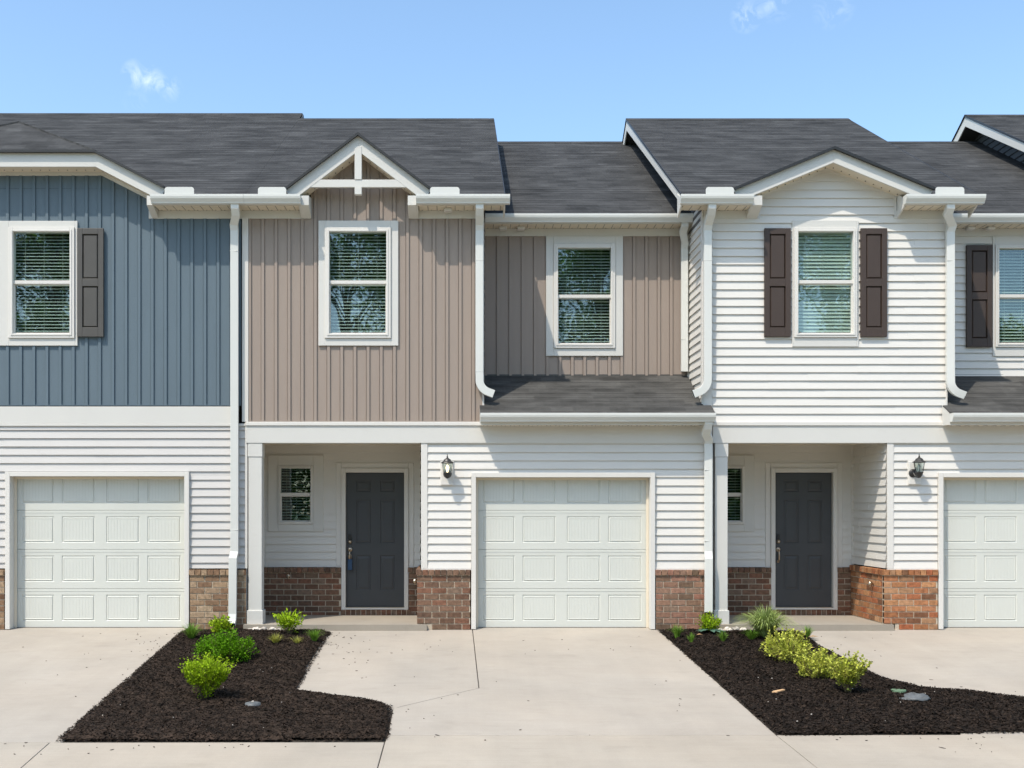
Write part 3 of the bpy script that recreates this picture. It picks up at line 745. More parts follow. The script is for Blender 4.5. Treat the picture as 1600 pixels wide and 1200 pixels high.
def gable_end(root, xw, x_rake, ridge_d, sb=0.0, side=-1):
    """gable wall above the eaves on the side of the block + the rake soffit"""
    zr = roofz(ridge_d, sb); y0 = sb; y1 = ridge_d+5.6
    m = MB(); zb = SOF-0.1
    T = sideL(xw) if side < 0 else (lambda u, o, z: (xw+o, u, z))
    q = 0.06
    # bands: depth range narrows with height
    zt0 = roofz(y0, sb)-q
    lap(m, [(zb, y0, y1, zt0, y0, y1-(zt0-zb)/PITCH*0.0), (zt0, y0, ridge_d+(zr-zt0)/PITCH*1.0-.05, zr-q, ridge_d-.02, ridge_d+.02)], [], T, zb)
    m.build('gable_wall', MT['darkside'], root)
    s = MB(); a, b = sorted((xw, x_rake+0.022*(1 if x_rake < xw else -1)))
    s.prism([(a, sb-OV+.055, roofz(sb-OV+.055, sb)-0.14), (b, sb-OV+.055, roofz(sb-OV+.055, sb)-0.14), (b, ridge_d, zr-0.14), (a, ridge_d, zr-0.14)], (0, 0, 0.01))
    s.prism([(a, ridge_d, zr-0.14), (b, ridge_d, zr-0.14), (b, y1, zr-0.14-PITCH*5.6), (a, y1, zr-.14-PITCH*5.6)], (0, 0, 0.01))
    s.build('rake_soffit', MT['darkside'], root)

SBK = 0.96; PR = 1.29                                  # set back of the upper wall, depth of the porch
ZBEAM_B, ZBEAM_T = Z(692.5), Z(666)
ZS0, ZS1 = Z(888), Z(692)

def lower_front(root, k):
    """ground floor of one house. k holds the surveyed image columns of this house"""
    post0, post1, op1, cp1, g0, g1, s1 = k['post0'], k['post1'], k['op1'], k['cp1'], k['g0'], k['g1'], k['s1']
    xb0, xe = X(k['left']), X(s1)
    # beam over the porch and along the garage
    b = MB(); b.box(X(k['left']), xe, -0.035, 0.0, ZBEAM_B, ZBEAM_T+.004)
    b.box(X(k['left']), X(op1)-.001, 0.0005, 0.16, ZBEAM_B-.0, ZBEAM_T)
    b.build('porch_beam', MT['trim'], root, bevel=0.004)
    b = MB(); b.box(X(k['left']), X(k['block1']), -0.052, 0.0, Z(666)+.0045, Z(659.5))
    b.build('drip_board', MT['white'], root, bevel=0.006)
    # porch post
    p = MB(); zt = ZBEAM_B; x0, x1 = X(post0), X(post1)
    p.box(x0, x1, -0.02, 0.15, 0.13, Z(714)); p.box(x0-0.006, x1+0.008, -0.028, 0.158, Z(714)+.0005, zt-.001)
    p.box(x0-0.018, x1+0.018, -0.04, 0.17, 0.07, Z(953.5))
    p.build('porch_post', MT['trim'], root, bevel=0.006)
    # garage wall
    hole = (X(g0), X(g1), -1, Z(744))
    m = MB(); lap(m, [(ZS0, X(cp1), xe, ZS1, X(cp1), xe)], [hole], front(0), ZS0)
    m.build('siding_wall', MT[k['side']], root)
    m = MB(); m.box(X(op1), X(cp1), -0.024, 0.09, ZS0, ZS1+.0005); m.build('corner_board', MT['white'], root, bevel=0.004)
    for a_, b_ in ((X(op1), X(g0)-.002), (X(g1)+.002, xe)): m = MB(); m.box(a_, b_, -0.03, .01, ZS0-.022, ZS0-.001); m.build('sill_trim', MT['white'], root)
    bricks('brick_wall', root, X(k['bx0']), X(g0)-.012, 0.0, Z(985.5), Z(890), k['bm'], notch=k.get('notch'), mortar=k.get('mo', 'mortar'))
    bricks('brick_wall', root, X(g1)+.012, X(k.get('bx1', s1)), 0.0, Z(984), Z(890), k['bm2'], mortar=k.get('mo', 'mortar'))
    dx0, dx1 = X(g0)+0.073, X(g1)-0.073
    garage_door(root, dx0, dx1, 0.01, Z(742)+.06, Z(746))
    # porch interior
    xl, xr = X(k['left'])+0.01, X(op1)
    win = k['win']; dr = k['door']
    z_sl = 0.075
    wz0, wz1, wm = Z(815, PR), Z(732, PR), Z(772.5, PR)
    gx0, gx1 = X(win[0], PR), X(win[1], PR)
    ddx0, ddx1 = X(dr[0], PR), X(dr[1], PR); dz0, dz1 = Z(948.5, PR), Z(739, PR)
    holes = [(gx0-.1, gx1+.1, wz0-.1, wz1+.1), (ddx0-.07, ddx1+.07, -1, dz1+.07)]
    zb = Z(886, PR)
    m = MB(); lap(m, [(zb, xl, xr+0.0, ZBEAM_B+0.06, xl, xr)], holes, front(PR), zb, lip=0.018)
    m.build('porch_wall', MT[k['side']], root)
    m = MB(); lap(m, [(ZS0, 0.0, PR, ZBEAM_B+.06, 0.0, PR)], [], sideL(xr), ZS0, lip=0.018)
    m.box(xr-0.026, xr-0.0, PR-0.04, PR-0.013, zb, ZBEAM_B+.05)
    m.build('porch_wall', MT[k['side']], root)
    m = MB(); m.box(xl-.01, xl, 0.0, PR, 0.0, ZBEAM_B+.06); m.box(xl, xl+0.02, PR-0.05, PR-0.013, zb, ZBEAM_B+.05); m.build('party_wall', MT['white'], root)
    m = MB(); m.box(xl, xr, 0.161, PR, ZBEAM_B+0.045, ZBEAM_B+0.06); m.build('porch_ceiling', MT['soffit'], root)
    bricks('porch_brick', root, xl, ddx0-0.075, PR, 0.0, zb-.004, k['bmp'], mortar=k.get('mop', 'mortar'))
    bricks('porch_brick', root, ddx1+0.075, xr-0.05, PR, 0.0, zb-.004, k['bmp'], mortar=k.get('mop', 'mortar'))
    m2 = bricks('porch_brick', root, 0.0, PR-.05, 0, 0.075, Z(890), k['bm'], side=(xr, -1), mortar=k.get('mo', 'mortar'))
    # brick sill course under the door
    s = MB(); u = ddx0-0.075
    while u < ddx1+0.06: s.box(u, u+0.066, PR-0.055, PR-.002, 0.075, dz0-.04); u += 0.0765
    so_ = s.build('door_sill', MT[k['bmp']], root, bevel=0.002); s = MB(); s.box(ddx0-.075, ddx1+.075, PR-.048, PR-.001, .07, dz0-.042); s.build('mortar', MT['mortar'], so_)
    w = window(root, PR, gx0, gx1, wz0, wz1, wm, (gx0-0.19, gx1+0.19, wz0-0.15, wz1+0.2), True, 12, frame=0.035, pitch=0.043)
    d_, lk = front_door(root, ddx0, ddx1, dz0, dz1, PR, ddx0+0.055)
    # porch slab
    m = MB(); sx1 = X(k['slab1'], -.1); sx0 = X(k['left'])-0.02
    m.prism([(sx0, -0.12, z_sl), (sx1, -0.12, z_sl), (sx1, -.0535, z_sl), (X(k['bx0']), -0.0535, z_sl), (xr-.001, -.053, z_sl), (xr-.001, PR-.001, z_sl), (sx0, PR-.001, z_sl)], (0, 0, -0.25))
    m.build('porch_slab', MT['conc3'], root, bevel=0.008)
    lamp(root, X(k['lamp'], -0.16), Z(k['lampz'], -0.16), k['lit'], k.get('ldx', 0))
    # hose tap on the porch brick
    for (tx, tz, sgn) in k['taps']:
        t = MB()
        if sgn == 0:
            t.tube([(tx, PR-0.05, tz), (tx, PR-0.10, tz)], 0.012, n=8); t.lathe([(0, -.014), (.026, -.012), (.026, 0), (0, 0)], (tx, PR-.1, tz), 12, 'y'); t.tube([(tx, PR-0.085, tz), (tx, PR-0.10, tz-0.05)], 0.010, n=8)
        else:
            y = 0.35
            t.tube([(xr-0.052, y, tz), (xr-0.10, y, tz)], 0.014, n=8); t.tube([(xr-0.085, y, tz), (xr-0.10, y-.01, tz-0.045)], 0.012, n=8)
            t.lathe([(0, -.010), (.03, -.008), (.03, .006), (0, .008)], (xr-0.10, y-.02, tz+.005), 12, 'y'); t.tube([(xr-0.10, y-.02, tz), (xr-0.10, y+.02, tz)], 0.008, n=6)
        t.build('tap', MT['nickel'], root, smooth=True)
    return lk

def garage_roof(root, x0, x1, xw0, xw1, house='c'):
    """lean-to shingle roof over the garage with gutter"""
    yE = -OV; zE_ = 2.985; zW = Z(587, SBK); p = (zW-zE_)/(SBK-yE)
    m = MB(); s = math.sqrt(1+p*p); run = 0.143/s; y = yE; zf = lambda d: zE_+p*(d-yE)
    while y < SBK-1e-4:
        b = min(y+run, SBK)
        # the right edge is cut by the neighbouring block from y=0 on
        spans = []
        xa = x0; xb_ = x1
        def rx(yy): return x1 if yy < 0 else xw1
        def lx(yy): return x0 if yy < 0 else xw0
        ym = (y+b)/2
        m.prism([(lx(ym), y, zf(y)+.006), (rx(ym), y, zf(y)+.006), (rx(ym), b, zf(b)+.001), (lx(ym), b, zf(b)+.001)], (0, 0, -0.02)); y = b
    r = m.build('garage_roof', MT['shingle_l'], root, uv=lambda c: (c[0]+3.3, c[1]*s))
    m = MB(); m.box(x0, x1, yE+.03, yE+.05, zE_-0.16, zE_-0.012)
    for x, sg in ((x0, .02), (x1, -.02)):
        m.prism([(x, yE+.051, zE_-.15), (x, -.036, zE_-.15), (x, -.036, zf(-.036)-.012), (x, yE+.051, zf(yE+.051)-.012)], (sg, 0, 0))
    m.build('fascia', MT['trim'], root)
    m = MB(); m.box(x0+.021, x1-.021, yE+.051, -.0525, zE_-.152, zE_-.142); m.mark(); v = m; x = x0+.05
    while x < x1-.05:
        v.box(x, x+.006, yE+.06, -.06, zE_-.155, zE_-.1525); v.box(x+.05, x+.062, -.085, -.07, zE_-.156, zE_-.1525); x += .125
    v.build('soffit', MT['soffit'], root, m2=MT['shutter_g'])
    m = MB(); m.box(X(xw0*0+CX)*0+x0+.02, x1-.02, -.052, -.036, ZBEAM_T-.0, zE_-.153); m.build('frieze_board', MT['trim'], root)
    m = MB(); m.box(xw0, xw1, SBK-.016, SBK-.001, zW-.01, zW+.018); m.build('flashing', MT['shutter_g'], root)
    return zE_

def soffit_vents(root, pxs, sb, py=350):
    for px in pxs:
        v = MB(); x = X(px, sb-.15); v.box(x-.055, x+.055, sb-.17, sb-.06, SOF-.05, SOF-.006)
        v.build('exhaust_vent', MT['white'], root, bevel=0.01)

# ================================================================== CENTRE HOUSE
WX0, WX1 = 515, 604
cen = thing('townhouse', 'two-storey townhouse with taupe board-and-batten upper walls and a small trussed gable', 'townhouse', (X(740), 0, 0), 'townhouses in the terrace')
KC = dict(left=385, post0=388.5, post1=409.5, op1=658, cp1=668, g0=736, g1=1023, s1=1112, bx0=652, bx1=1100, block1=752, side='white_side', bm='brick_c', bm2='brick_p', bmp='brick_c',
          win=(439, 486), door=(541, 631), slab1=667, lamp=699, lampz=710, lit=True, ldx=0.0,
          notch=(X(667), 0.08), taps=[(X(452, PR), Z(899, PR), 0), (0, Z(911), 1)])
lk = lower_front(cen, KC)
xl, xr = X(378), X(756)
gxc = X(559.5, -.30); gza = Z(211, -.30); ghalf = X(672, -.30)-gxc; gsl = 0.755
wt = gable(cen, gxc, gza, ghalf, gsl)
hi = X(640)-gxc
xe_l0, xe_r0 = X(468, -.33)+.001, X(650, -.33)-.001
zsh = SOF-0.10
top = Top([(xl, zsh), (gxc-hi-.0001, zsh), (gxc-hi, wt-gsl*hi+.012), (gxc, wt+.012), (gxc+hi, wt-gsl*hi+.012), (gxc+hi+.0001, zsh), (xr, zsh)])
cx0, cx1, cz0, cz1 = X(498), X(622.5), Z(540.5), Z(345.5)
hole = (cx0+.02, cx1-.02, cz0+.02, cz1-.02)
m = MB(); batten(m, X(389), xr-.02, Z(659), top, [hole], front(0), ph=X(408.5), pitch=20.55/112)
m.build('batten_wall', MT['taupe'], cen)
m = MB(); m.box(xl+.008, X(388.5), -.026, .02, Z(659), zsh); m.build('corner_board', MT['white'], cen); m = MB(); m.box(xr-.022, xr+.004, -.024, .09, Z(659), zsh); m.build('corner_board', MT['white'], cen)
m = MB(); m.box(X(389), xr-.023, -.022, -.0, Z(659)-.0, Z(659)+.012); m.build('starter_strip', MT['taupe'], cen)
window(cen, 0, X(WX0), X(WX1), Z(522), Z(363), Z(441.5), (cx0, cx1, cz0, cz1), True, 25)
for a_, b_ in ((xe_l0, gxc-hi+.012), (gxc+hi-.012, xe_r0)): eave_return(cen, a_, b_)
# truss ornament of the gable
m = MB(); yT = -.33
tz0, tz1 = Z(291, yT), Z(279, yT); c_ = math.sqrt(1+gsl**2); hh = .17*c_
def tx(z): return (gza-hh-z)/gsl+.03
m.prism([(gxc-tx(tz0), yT+.045, tz0), (gxc+tx(tz0), yT+.045, tz0), (gxc+tx(tz1), yT+.045, tz1), (gxc-tx(tz1), yT+.045, tz1)], (0, .05, 0))
m.box(gxc-.048, gxc+.048, yT+.035, yT+.105, tz0-.10, tz0-.001)
m.box(gxc-.048, gxc+.048, yT+.035, yT+.105, tz1+.0005, gza-hh+.06)
m.build('gable_truss', MT['trim'], cen, bevel=.004)
XB = -2.955                                            # party line between the blue and the taupe house
xe_l, xe_r = X(468, -.33), X(650, -.33); rk = X(790, -.36)
main_roof(cen, XB, rk, 4.645, [(XB, gxc-ghalf+.06), (gxc+ghalf-.06, rk)], rake_r=rk-.012)
eave(cen, XB, xe_l, 0, XB, gxc-hi, ends=(False, True)); eave(cen, xe_r, rk, 0, gxc+hi, xr, ends=(True, True))
yg = -OV+.028; zg = Z(303, yg-.118)
gutter(cen, XB+.002, X(469, yg-.1), yg, zg); gutter(cen, X(650, yg-.1), X(797, yg-.1), yg, zg)
for a, b in ((403, 447), (672, 718)): splash_guard(cen, a, b)
gable_end(cen, xr, rk-.012, 4.645, 0, 1)
# set back wall
sx0, sx1 = xr-.001, X(1099)
cx0, cx1, cz0, cz1 = X(853, SBK), X(973, SBK), Z(556.5, SBK), Z(366, SBK)+.12
m = MB(); batten(m, sx0, sx1, Z(587, SBK), Top([(sx0, SOF-.10), (sx1, SOF-.10)]), [(cx0+.02, cx1-.02, cz0+.02, cz1-.02)], front(SBK), ph=X(776, SBK), pitch=.1835)
m.build('batten_wall', MT['taupe'], cen)
m = MB(); lap(m, [(Z(660), 0, SBK, SOF, 0, SBK)], [], lambda u, o, z: (xr+o, u, z), 0); m.build('return_wall', MT['taupe'], cen)
window(cen, SBK, X(871.5, SBK), X(954, SBK), Z(538, SBK), Z(388.5, SBK), Z(463.5, SBK), (cx0, cx1, cz0, SOF-.117), True, 25)
rkR = X(1066, -.36)
eave(cen, sx0, sx1, SBK, sx0, sx1, ends=(False, False))
yg2 = SBK-OV+.028; gutter(cen, xr+.01, X(1083, yg2-.1), yg2, zg)
soffit_vents(cen, (786, 814), SBK); soffit_vents(cen, (700,), 0)
main_roof(cen, xr, X(1099), 5.195, [(xr, X(1099)-.0)], sb=SBK, name='setback_roof')
garage_roof(cen, X(750, -OV), X(1118, -OV), xr+.004, X(1099)-.016)
ygg = -OV+.028; gutter(cen, X(750.5, ygg-.1), X(1118.5, ygg-.1), ygg, Z(645, ygg-.118))
# downspouts of the centre house
xd = X(749, -.09); w_ = .108
zt = zg-.115
downspout(cen, [(xd, -.30, zt+.01), (xd, -.30, zt-.05), (xd, -.24, zt-.12), (xd, -.12, zt-.22), (xd, -.085, zt-.30), (xd, -.085, Z(582))] + [(p[0], -.085, p[2]) for p in elbow_side(xd, -.085, Z(594), 1, w_)],
          straps=(Z(410), Z(582)), w=w_)
xd1, xd2 = X(1072, SBK-.4), X(1069.5, SBK-.09)
downspout(cen, [(xd1, SBK-.30, zt+.01), (xd1, SBK-.30, zt-.04), (xd1-.01, SBK-.22, zt-.11), (xd2, SBK-.12, zt-.24), (xd2, SBK-.085, zt-.32), (xd2, SBK-.085, Z(582, SBK)), ], w=.10, straps=(Z(532, SBK),))
xa, xb_ = X(1110.5, -.45), X(1107, -.1); zq = Z(657, -.3)
downspout(cen, [(xa, -.30, zq+.02), (xa, -.30, zq-.04), (xa-.002, -.27, zq-.10), (xa-.01, -.20, zq-.17), (xb_, -.12, zq-.24), (xb_, -.085, zq-.30), (xb_, -.085, Z(862)), (xb_-.005, -.13, Z(873)), (xb_-.01, -.135, Z(955))], straps=(Z(735), Z(845)), w=w_)
core(cen, [(xl+.01, xr-.02, .18, 9, Z(659), SOF-.12), (xr-.02, X(1099)+.01, SBK+.18, 9, 2.7, SOF-.12), (X(658)+.02, X(1112), .29, 9, 0, 2.9), (xl+.01, X(658)+.02, PR+.2, 9, 0, 2.95),
           (xl+.01, xr-.02, .18, 9, ZBEAM_B+.08, Z(659)), (xr, X(1099), .3, 1.2, 2.3, 2.75)])
m = MB(); m.box(xl, X(1112), 8.9, 9.0, 0, SOF-.1); m.build('rear_wall', MT['taupe'], cen)

lb = thing('lockbox', 'blue key lockbox hanging from the handle of the taupe house front door', 'lockbox', (lk[0], lk[1]-.06, lk[2]-.30))
m = MB(); bx, by, bz = lk[0]+.004, lk[1]-.05, lk[2]-.31
m.box(bx-.034, bx+.034, by-.022, by+.022, bz, bz+.165); m.build('case', MT['lockblue'], lb, bevel=.008)
m = MB(); m.tube([(bx-.02, by, bz+.16), (bx-.02, by, bz+.215), (bx-.012, by, bz+.235), (bx+.0, by, bz+.242), (bx+.012, by, bz+.235), (bx+.02, by, bz+.215), (bx+.02, by, bz+.16)], .0045, n=6)
m.build('shackle', MT['nickel'], lb, smooth=True)

# ================================================================== RIGHT HOUSE (white)
rig = thing('townhouse', 'two-storey townhouse clad in white lap siding with brown shutters and a low white gable', 'townhouse', (X(1450), 0, 0), 'townhouses in the terrace')
OFF = 726
KR = dict(left=1113, post0=1117, post1=1136.5, op1=1385.5, cp1=1395.5, g0=1464, g1=1748, s1=1838, bx0=1379.2, bx1=1830, block1=1482, side='white_side', bm='brick_o', bm2='brick_o', bmp='brick_c',
          win=(1110, 1158.5), door=(1211, 1300), slab1=1396, lamp=1436, lampz=709, lit=False, ldx=-0.06, mo='mortar_l',
          notch=(X(1397), 0.08), taps=[(0, Z(915), 1)])
lower_front(rig, KR)
xl2, xr2 = X(1099), X(1479)
gxc2 = X(1303, -.30); gza2 = Z(232.5, -.30); ghalf2 = X(1458, -.30)-gxc2; gs2 = .41
wt2 = gable(rig, gxc2, gza2, ghalf2, gs2)
hi2 = X(1394)-gxc2+.02
cx0, cx1, cz0, cz1 = X(1237), X(1340.5), Z(542), Z(345)
m = MB(); zb2 = Z(659.5)
lap(m, [(zb2, xl2+.12, xr2-.02, zsh, xl2+.12, xr2-.02), (zsh, gxc2-hi2, gxc2+hi2, wt2-gs2*hi2+.012, gxc2-hi2, gxc2+hi2), (wt2-gs2*hi2+.012, gxc2-hi2, gxc2+hi2, wt2+.012, gxc2-.001, gxc2+.001)],
    [(cx0+.02, cx1-.02, cz0+.02, cz1-.02)], front(0), zb2)
m.build('siding_wall', MT['white_side'], rig)
m = MB(); m.box(xl2-.006, xl2+.115, -.026, .02, zb2, zsh); m.box(xl2-.026, xl2-.0065, -.026, .06, zb2-.1, zsh+.09); m.box(xr2-.022, xr2+.004, -.024, .09, zb2, zsh)
m.build('corner_board', MT['white'], rig, bevel=.003)
# trim that outlines the gable field
m = MB()
for s in (-1, 1):
    m.prism([(gxc2+s*hi2, -.018, zsh+.01), (gxc2+s*(hi2+.035), -.018, zsh+.01), (gxc2+s*(hi2+.035), -.018, wt2-gs2*(hi2+.035)), (gxc2+s*hi2, -.018, wt2-gs2*hi2)], (0, .017, 0))
    m.prism([(gxc2, -.0165, wt2+.004), (gxc2+s*hi2, -.0165, wt2-gs2*hi2+.004), (gxc2+s*hi2, -.0165, wt2-gs2*hi2-.03), (gxc2, -.0165, wt2-.03)], (0, .016, 0))
m.build('gable_trim', MT['white'], rig)
m = MB(); lap(m, [(2.9, 0.0, SBK, SOF+.12, 0.0, SBK)], [], sideL(xl2), zb2); m.build('side_wall', MT['white_side'], rig)
m = MB(); m.box(xl2-.028, xl2-.0, SBK-.05, SBK-.014, 3.3, SOF+.1); m.build('corner_board', MT['white'], rig)
wR = window(rig, 0, X(1245.5), X(1331.5), Z(522), Z(363), Z(441), (cx0, cx1, cz0, cz1), True, 62, frame=.052, pitch=.050)
for a, b in ((1193, 1234), (1343, 1384)): shutter(rig, X(a), X(b), Z(527), Z(358), -.012, 'shutter_b')
rkr = X(1533, -.36)
for a_, b_ in ((X(1178, -.33)+.001, gxc2-hi2-.036), (gxc2+hi2+.036, X(1416, -.33)-.001)):
    if b_-a_ > .01: eave_return(rig, a_, b_)
main_roof(rig, rkR, rkr, 4.645, [(rkR, gxc2-ghalf2+.08), (gxc2+ghalf2-.08, rkr)], rake_l=rkR+.012, rake_r=rkr-.012)
eave(rig, rkR, X(1178, -.33), 0, xl2, gxc2-hi2, ends=(True, True)); eave(rig, X(1416, -.33), rkr, 0, gxc2+hi2, xr2, ends=(True, True))
gutter(rig, X(1064, yg-.1), X(1178, yg-.1), yg, zg); gutter(rig, X(1416, yg-.1), X(1540, yg-.1), yg, zg)
for a, b in ((1103, 1147), (1462, 1507)): splash_guard(rig, a, b)
gable_end(rig, xl2, rkR+.012, 4.645, 0, -1); gable_end(rig, xr2, rkr-.012, 4.645, 0, 1)
sx0, sx1 = xr2-.001, 9.72
cx0, cx1, cz0 = X(1550, SBK), X(1643, SBK), Z(557, SBK)
m = MB(); lap(m, [(Z(588, SBK), sx0, sx1, SOF, sx0, sx1)], [(cx0+.02, cx1-.02, cz0+.02, SOF-.14)], front(SBK), Z(588, SBK)); m.build('siding_wall', MT['white_side'], rig)
m = MB(); lap(m, [(Z(660), 0, SBK, SOF, 0, SBK)], [], lambda u, o, z: (xr2+o, u, z), 0); m.build('return_wall', MT['white_side'], rig)
window(rig, SBK, X(1558.5, SBK), X(1640, SBK), Z(537.5, SBK), Z(389, SBK), Z(463, SBK), (cx0, cx1+.07, cz0, SOF-.117), True, 36, frame=.05)
for a, b in ((1508, 1548), (1652, 1692)): shutter(rig, X(a, SBK), X(b, SBK), Z(543, SBK), Z(384, SBK), SBK-.012, 'shutter_b')
eave(rig, sx0, sx1, SBK, sx0, sx1, ends=(False, False)); gutter(rig, xr2+.01, sx1, yg2, zg)
soffit_vents(rig, (1518, 1549), SBK)
main_roof(rig, xr2, 9.75, 5.195, [(xr2, 9.72)], sb=SBK, name='setback_roof')
garage_roof(rig, X(1486, -OV), X(1840, -OV), xr2+.004, 9.70)
gutter(rig, X(1489, ygg-.1), X(1842, ygg-.1), ygg, Z(645, ygg-.118))
xd = X(1105.5, -.085)
downspout(rig, [(xd+.01, -.30, zt+.01), (xd+.01, -.30, zt-.05), (xd+.01, -.24, zt-.12), (xd, -.12, zt-.22), (xd, -.085, zt-.30), (xd, -.085, Z(582))] + [(p[0], -.085, p[2]) for p in elbow_side(xd, -.085, Z(594), -1, w_)], straps=(Z(410), Z(584)), w=w_)
xd = X(1484.5, -.085); xt = X(1489.5, -.4)
downspout(rig, [(xt, -.30, zt+.01), (xt, -.30, zt-.05), (xt-.005, -.24, zt-.12), (xd+.01, -.12, zt-.24), (xd, -.085, zt-.32), (xd, -.085, Z(582))] + [(p[0], -.085, p[2]) for p in elbow_side(xd, -.085, Z(596), 1, w_)], straps=(Z(410), Z(592)), w=w_)
core(rig, [(xl2+.03, xr2-.02, .18, 9, zb2, SOF-.12), (xr2-.02, 9.7, SBK+.18, 9, 2.7, SOF-.12), (X(1386)+.02, X(1838), .29, 9, 0, 2.9), (xl2+.03, X(1386)+.02, PR+.2, 9, 0, 2.95),
           (xl2+.03, xr2-.02, .18, 9, ZBEAM_B+.08, zb2), (xr2, 9.7, .3, 1.2, 2.3, 2.75)])
m = MB(); m.box(xl2, 9.7, 8.9, 9.0, 0, SOF-.1); m.build('rear_wall', MT['white'], rig)

# ================================================================== LEFT HOUSE (blue)
lef = thing('townhouse', 'two-storey townhouse with blue board-and-batten upper wall and clipped gable above a white garage door', 'townhouse', (X(60), 0, 0), 'townhouses in the terrace')
xL0, xL1 = X(-362), X(377)
lgx = -6.44; hf = 1.44; lz = Z(238, -.30); ls = .515; yb = -.30
xedge = X(257, -.30); lhalf = xedge-lgx; lzb = lz-ls*(lhalf-hf)
lza = lz+ls*hf
dm = lambda z: (z-ZE)/PITCH-OV
hipd = .68
r = MB()
for s in (-1, 1):
    r.prism([(lgx+s*hf, yb, lz), (lgx+s*lhalf, yb, lzb), (lgx+s*lhalf, max(yb+.01, dm(lzb)), lzb), (lgx, dm(lza), lza), (lgx, hipd, lza)], (0, 0, .022))
r.build('gable_roof', MT['shingle'], lef, uv=lambda c: (c[1], (c[0]-lgx)*1.12))
r = MB(); r.prism([(lgx-hf, yb, lz+.001), (lgx+hf, yb, lz+.001), (lgx, hipd, lza+.001)], (0, 0, .022)); r.build('hip_roof', MT['shingle'], lef, uv=lambda c: (c[0], c[1]*1.25))
r = MB()
for s in (-1, 1): r.tube([(lgx+s*hf, yb, lz+.018), (lgx, hipd, lza+.018)], .022, n=4)
r.build('hip_cap', MT['shingle'], lef, uv=lambda c: (c[0]*3, c[1]*3))
hh = .17*math.sqrt(1+ls*ls); hflat = .15
m = MB(); k2 = (hh-hflat)/ls
m.prism([(lgx-hf, yb+.012, lz-.004), (lgx+hf, yb+.012, lz-.004), (lgx+hf-k2*0, yb+.012, lz-hh), (lgx-hf+k2*0, yb+.012, lz-hh)], (0, .03, 0)); m.build('fascia', MT['trim'], lef)
e_ = MB(); e_.box(lgx-hf, lgx+hf, yb-.045, yb-.001, lz-.010, lz+.024); e_.build('drip_edge', MT['black'], lef)
for s in (-1, 1):
    e_ = MB(); e_.prism([(lgx+s*(hf+.0005), yb-.045, lz-.010), (lgx+s*lhalf, yb-.045, lzb-.010), (lgx+s*lhalf, yb-.045, lzb+.024), (lgx+s*(hf+.0005), yb-.045, lz+.024)], (0, .044, 0)); e_.build('drip_edge', MT['black'], lef)
    m = MB(); m.prism([(lgx+s*(hf+.0005), yb+.012, lz-.004), (lgx+s*lhalf, yb+.012, lzb-.004), (lgx+s*lhalf, yb+.012, lzb-.015), (lgx+s*(lhalf-.07), yb+.012, lzb+ls*.07-hh), (lgx+s*(hf+.0005), yb+.012, lz-hh)], (0, .03, 0))
    m.build('barge_board', MT['trim'], lef)
    m = MB(); m.prism([(lgx+s*hf, yb+.043, lz-hh+.012), (lgx+s*(lhalf-.03), yb+.043, lz-hh+.012-ls*(lhalf-.03-hf)), (lgx+s*(lhalf-.03), .012, lz-hh+.012-ls*(lhalf-.03-hf)), (lgx+s*hf, .012, lz-hh+.012)], (0, 0, .01)); m.build('gable_soffit', MT['soffit'], lef)
m = MB(); m.box(lgx-hf, lgx+hf, yb+.043, .012, lz-hh+.012, lz-hh+.022); m.mark(); v = m; x = lgx-hf+.05
while x < lgx+hf-.05: v.box(x, x+.012, -.11, -.095, lz-hh+.007, lz-hh+.0118); x += .125
v.build('soffit', MT['soffit'], lef, m2=MT['shutter_g'])
lwt = lz-hh+.012; lhi = X(233)-lgx
m = MB(); m.box(lgx-hf, lgx+hf, -.02, .01, lwt-.05, lwt-.001)
for s in (-1, 1): m.prism([(lgx+s*hf, -.02, lwt-.05), (lgx+s*lhi, -.02, lwt-.05-ls*(lhi-hf)), (lgx+s*lhi, -.02, lwt-.001-ls*(lhi-hf)), (lgx+s*hf, -.02, lwt-.001)], (0, .03, 0))
m.build('frieze_board', MT['trim'], lef)
eave_return(lef, X(228.5, -.30), X(238, -.30))
top = Top([(xL0, zsh), (lgx-lhi-.0001, zsh), (lgx-lhi, lwt-ls*(lhi-hf)), (lgx-hf, lwt), (lgx+hf, lwt), (lgx+lhi, lwt-ls*(lhi-hf)), (lgx+lhi+.0001, zsh), (xL1, zsh)])
wc = -1
c0, c1, cz0, cz1 = X(2*wc-122), X(122), Z(540.5), Z(346)
mull0, mull1 = X(2*wc-22), X(22)
m = MB(); batten(m, xL0, xL1-.0, Z(634), top, [(c0+.02, c1-.02, cz0+.02, cz1-.02)], front(0), ph=X(30.5), pitch=20.55/112)
m.build('batten_wall', MT['blue'], lef)
m = MB(); m.box(xL0, X(373), -.022, 0, Z(634), Z(634)+.012); m.build('starter_strip', MT['blue'], lef)
fr = .062
for g0_, g1_ in ((X(22), X(111)), (X(2*wc-111), X(2*wc-22))):
    a, b = (X(wc)+.0005, c1) if g0_ > X(wc) else (c0, X(wc)-.0005)
    window(lef, 0, g0_, g1_, Z(522), Z(363), Z(441.5), (a, b, cz0, cz1), True, 25)
for a, b in ((122.5, 163.5), (2*wc-163.5, 2*wc-122.5)): shutter(lef, X(a), X(b), Z(527), Z(358), -.012, 'shutter_g')
main_roof(lef, -12.0, XB-.002, 5.11, [(-12.0, lgx-lhalf+.05), (lgx+lhalf-.05, XB-.002)])
m = MB(); zr = roofz(5.11); z1 = roofz(4.645)
m.prism([(XB-.003, 4.66, z1-.04), (XB-.003, 5.11, zr-.01), (XB-.003, 6.74, zr-.01-PITCH*1.63), (XB-.003, 5.2, z1-.5)], (.016, 0, 0)); m.build('party_wall', MT['darkside'], lef)
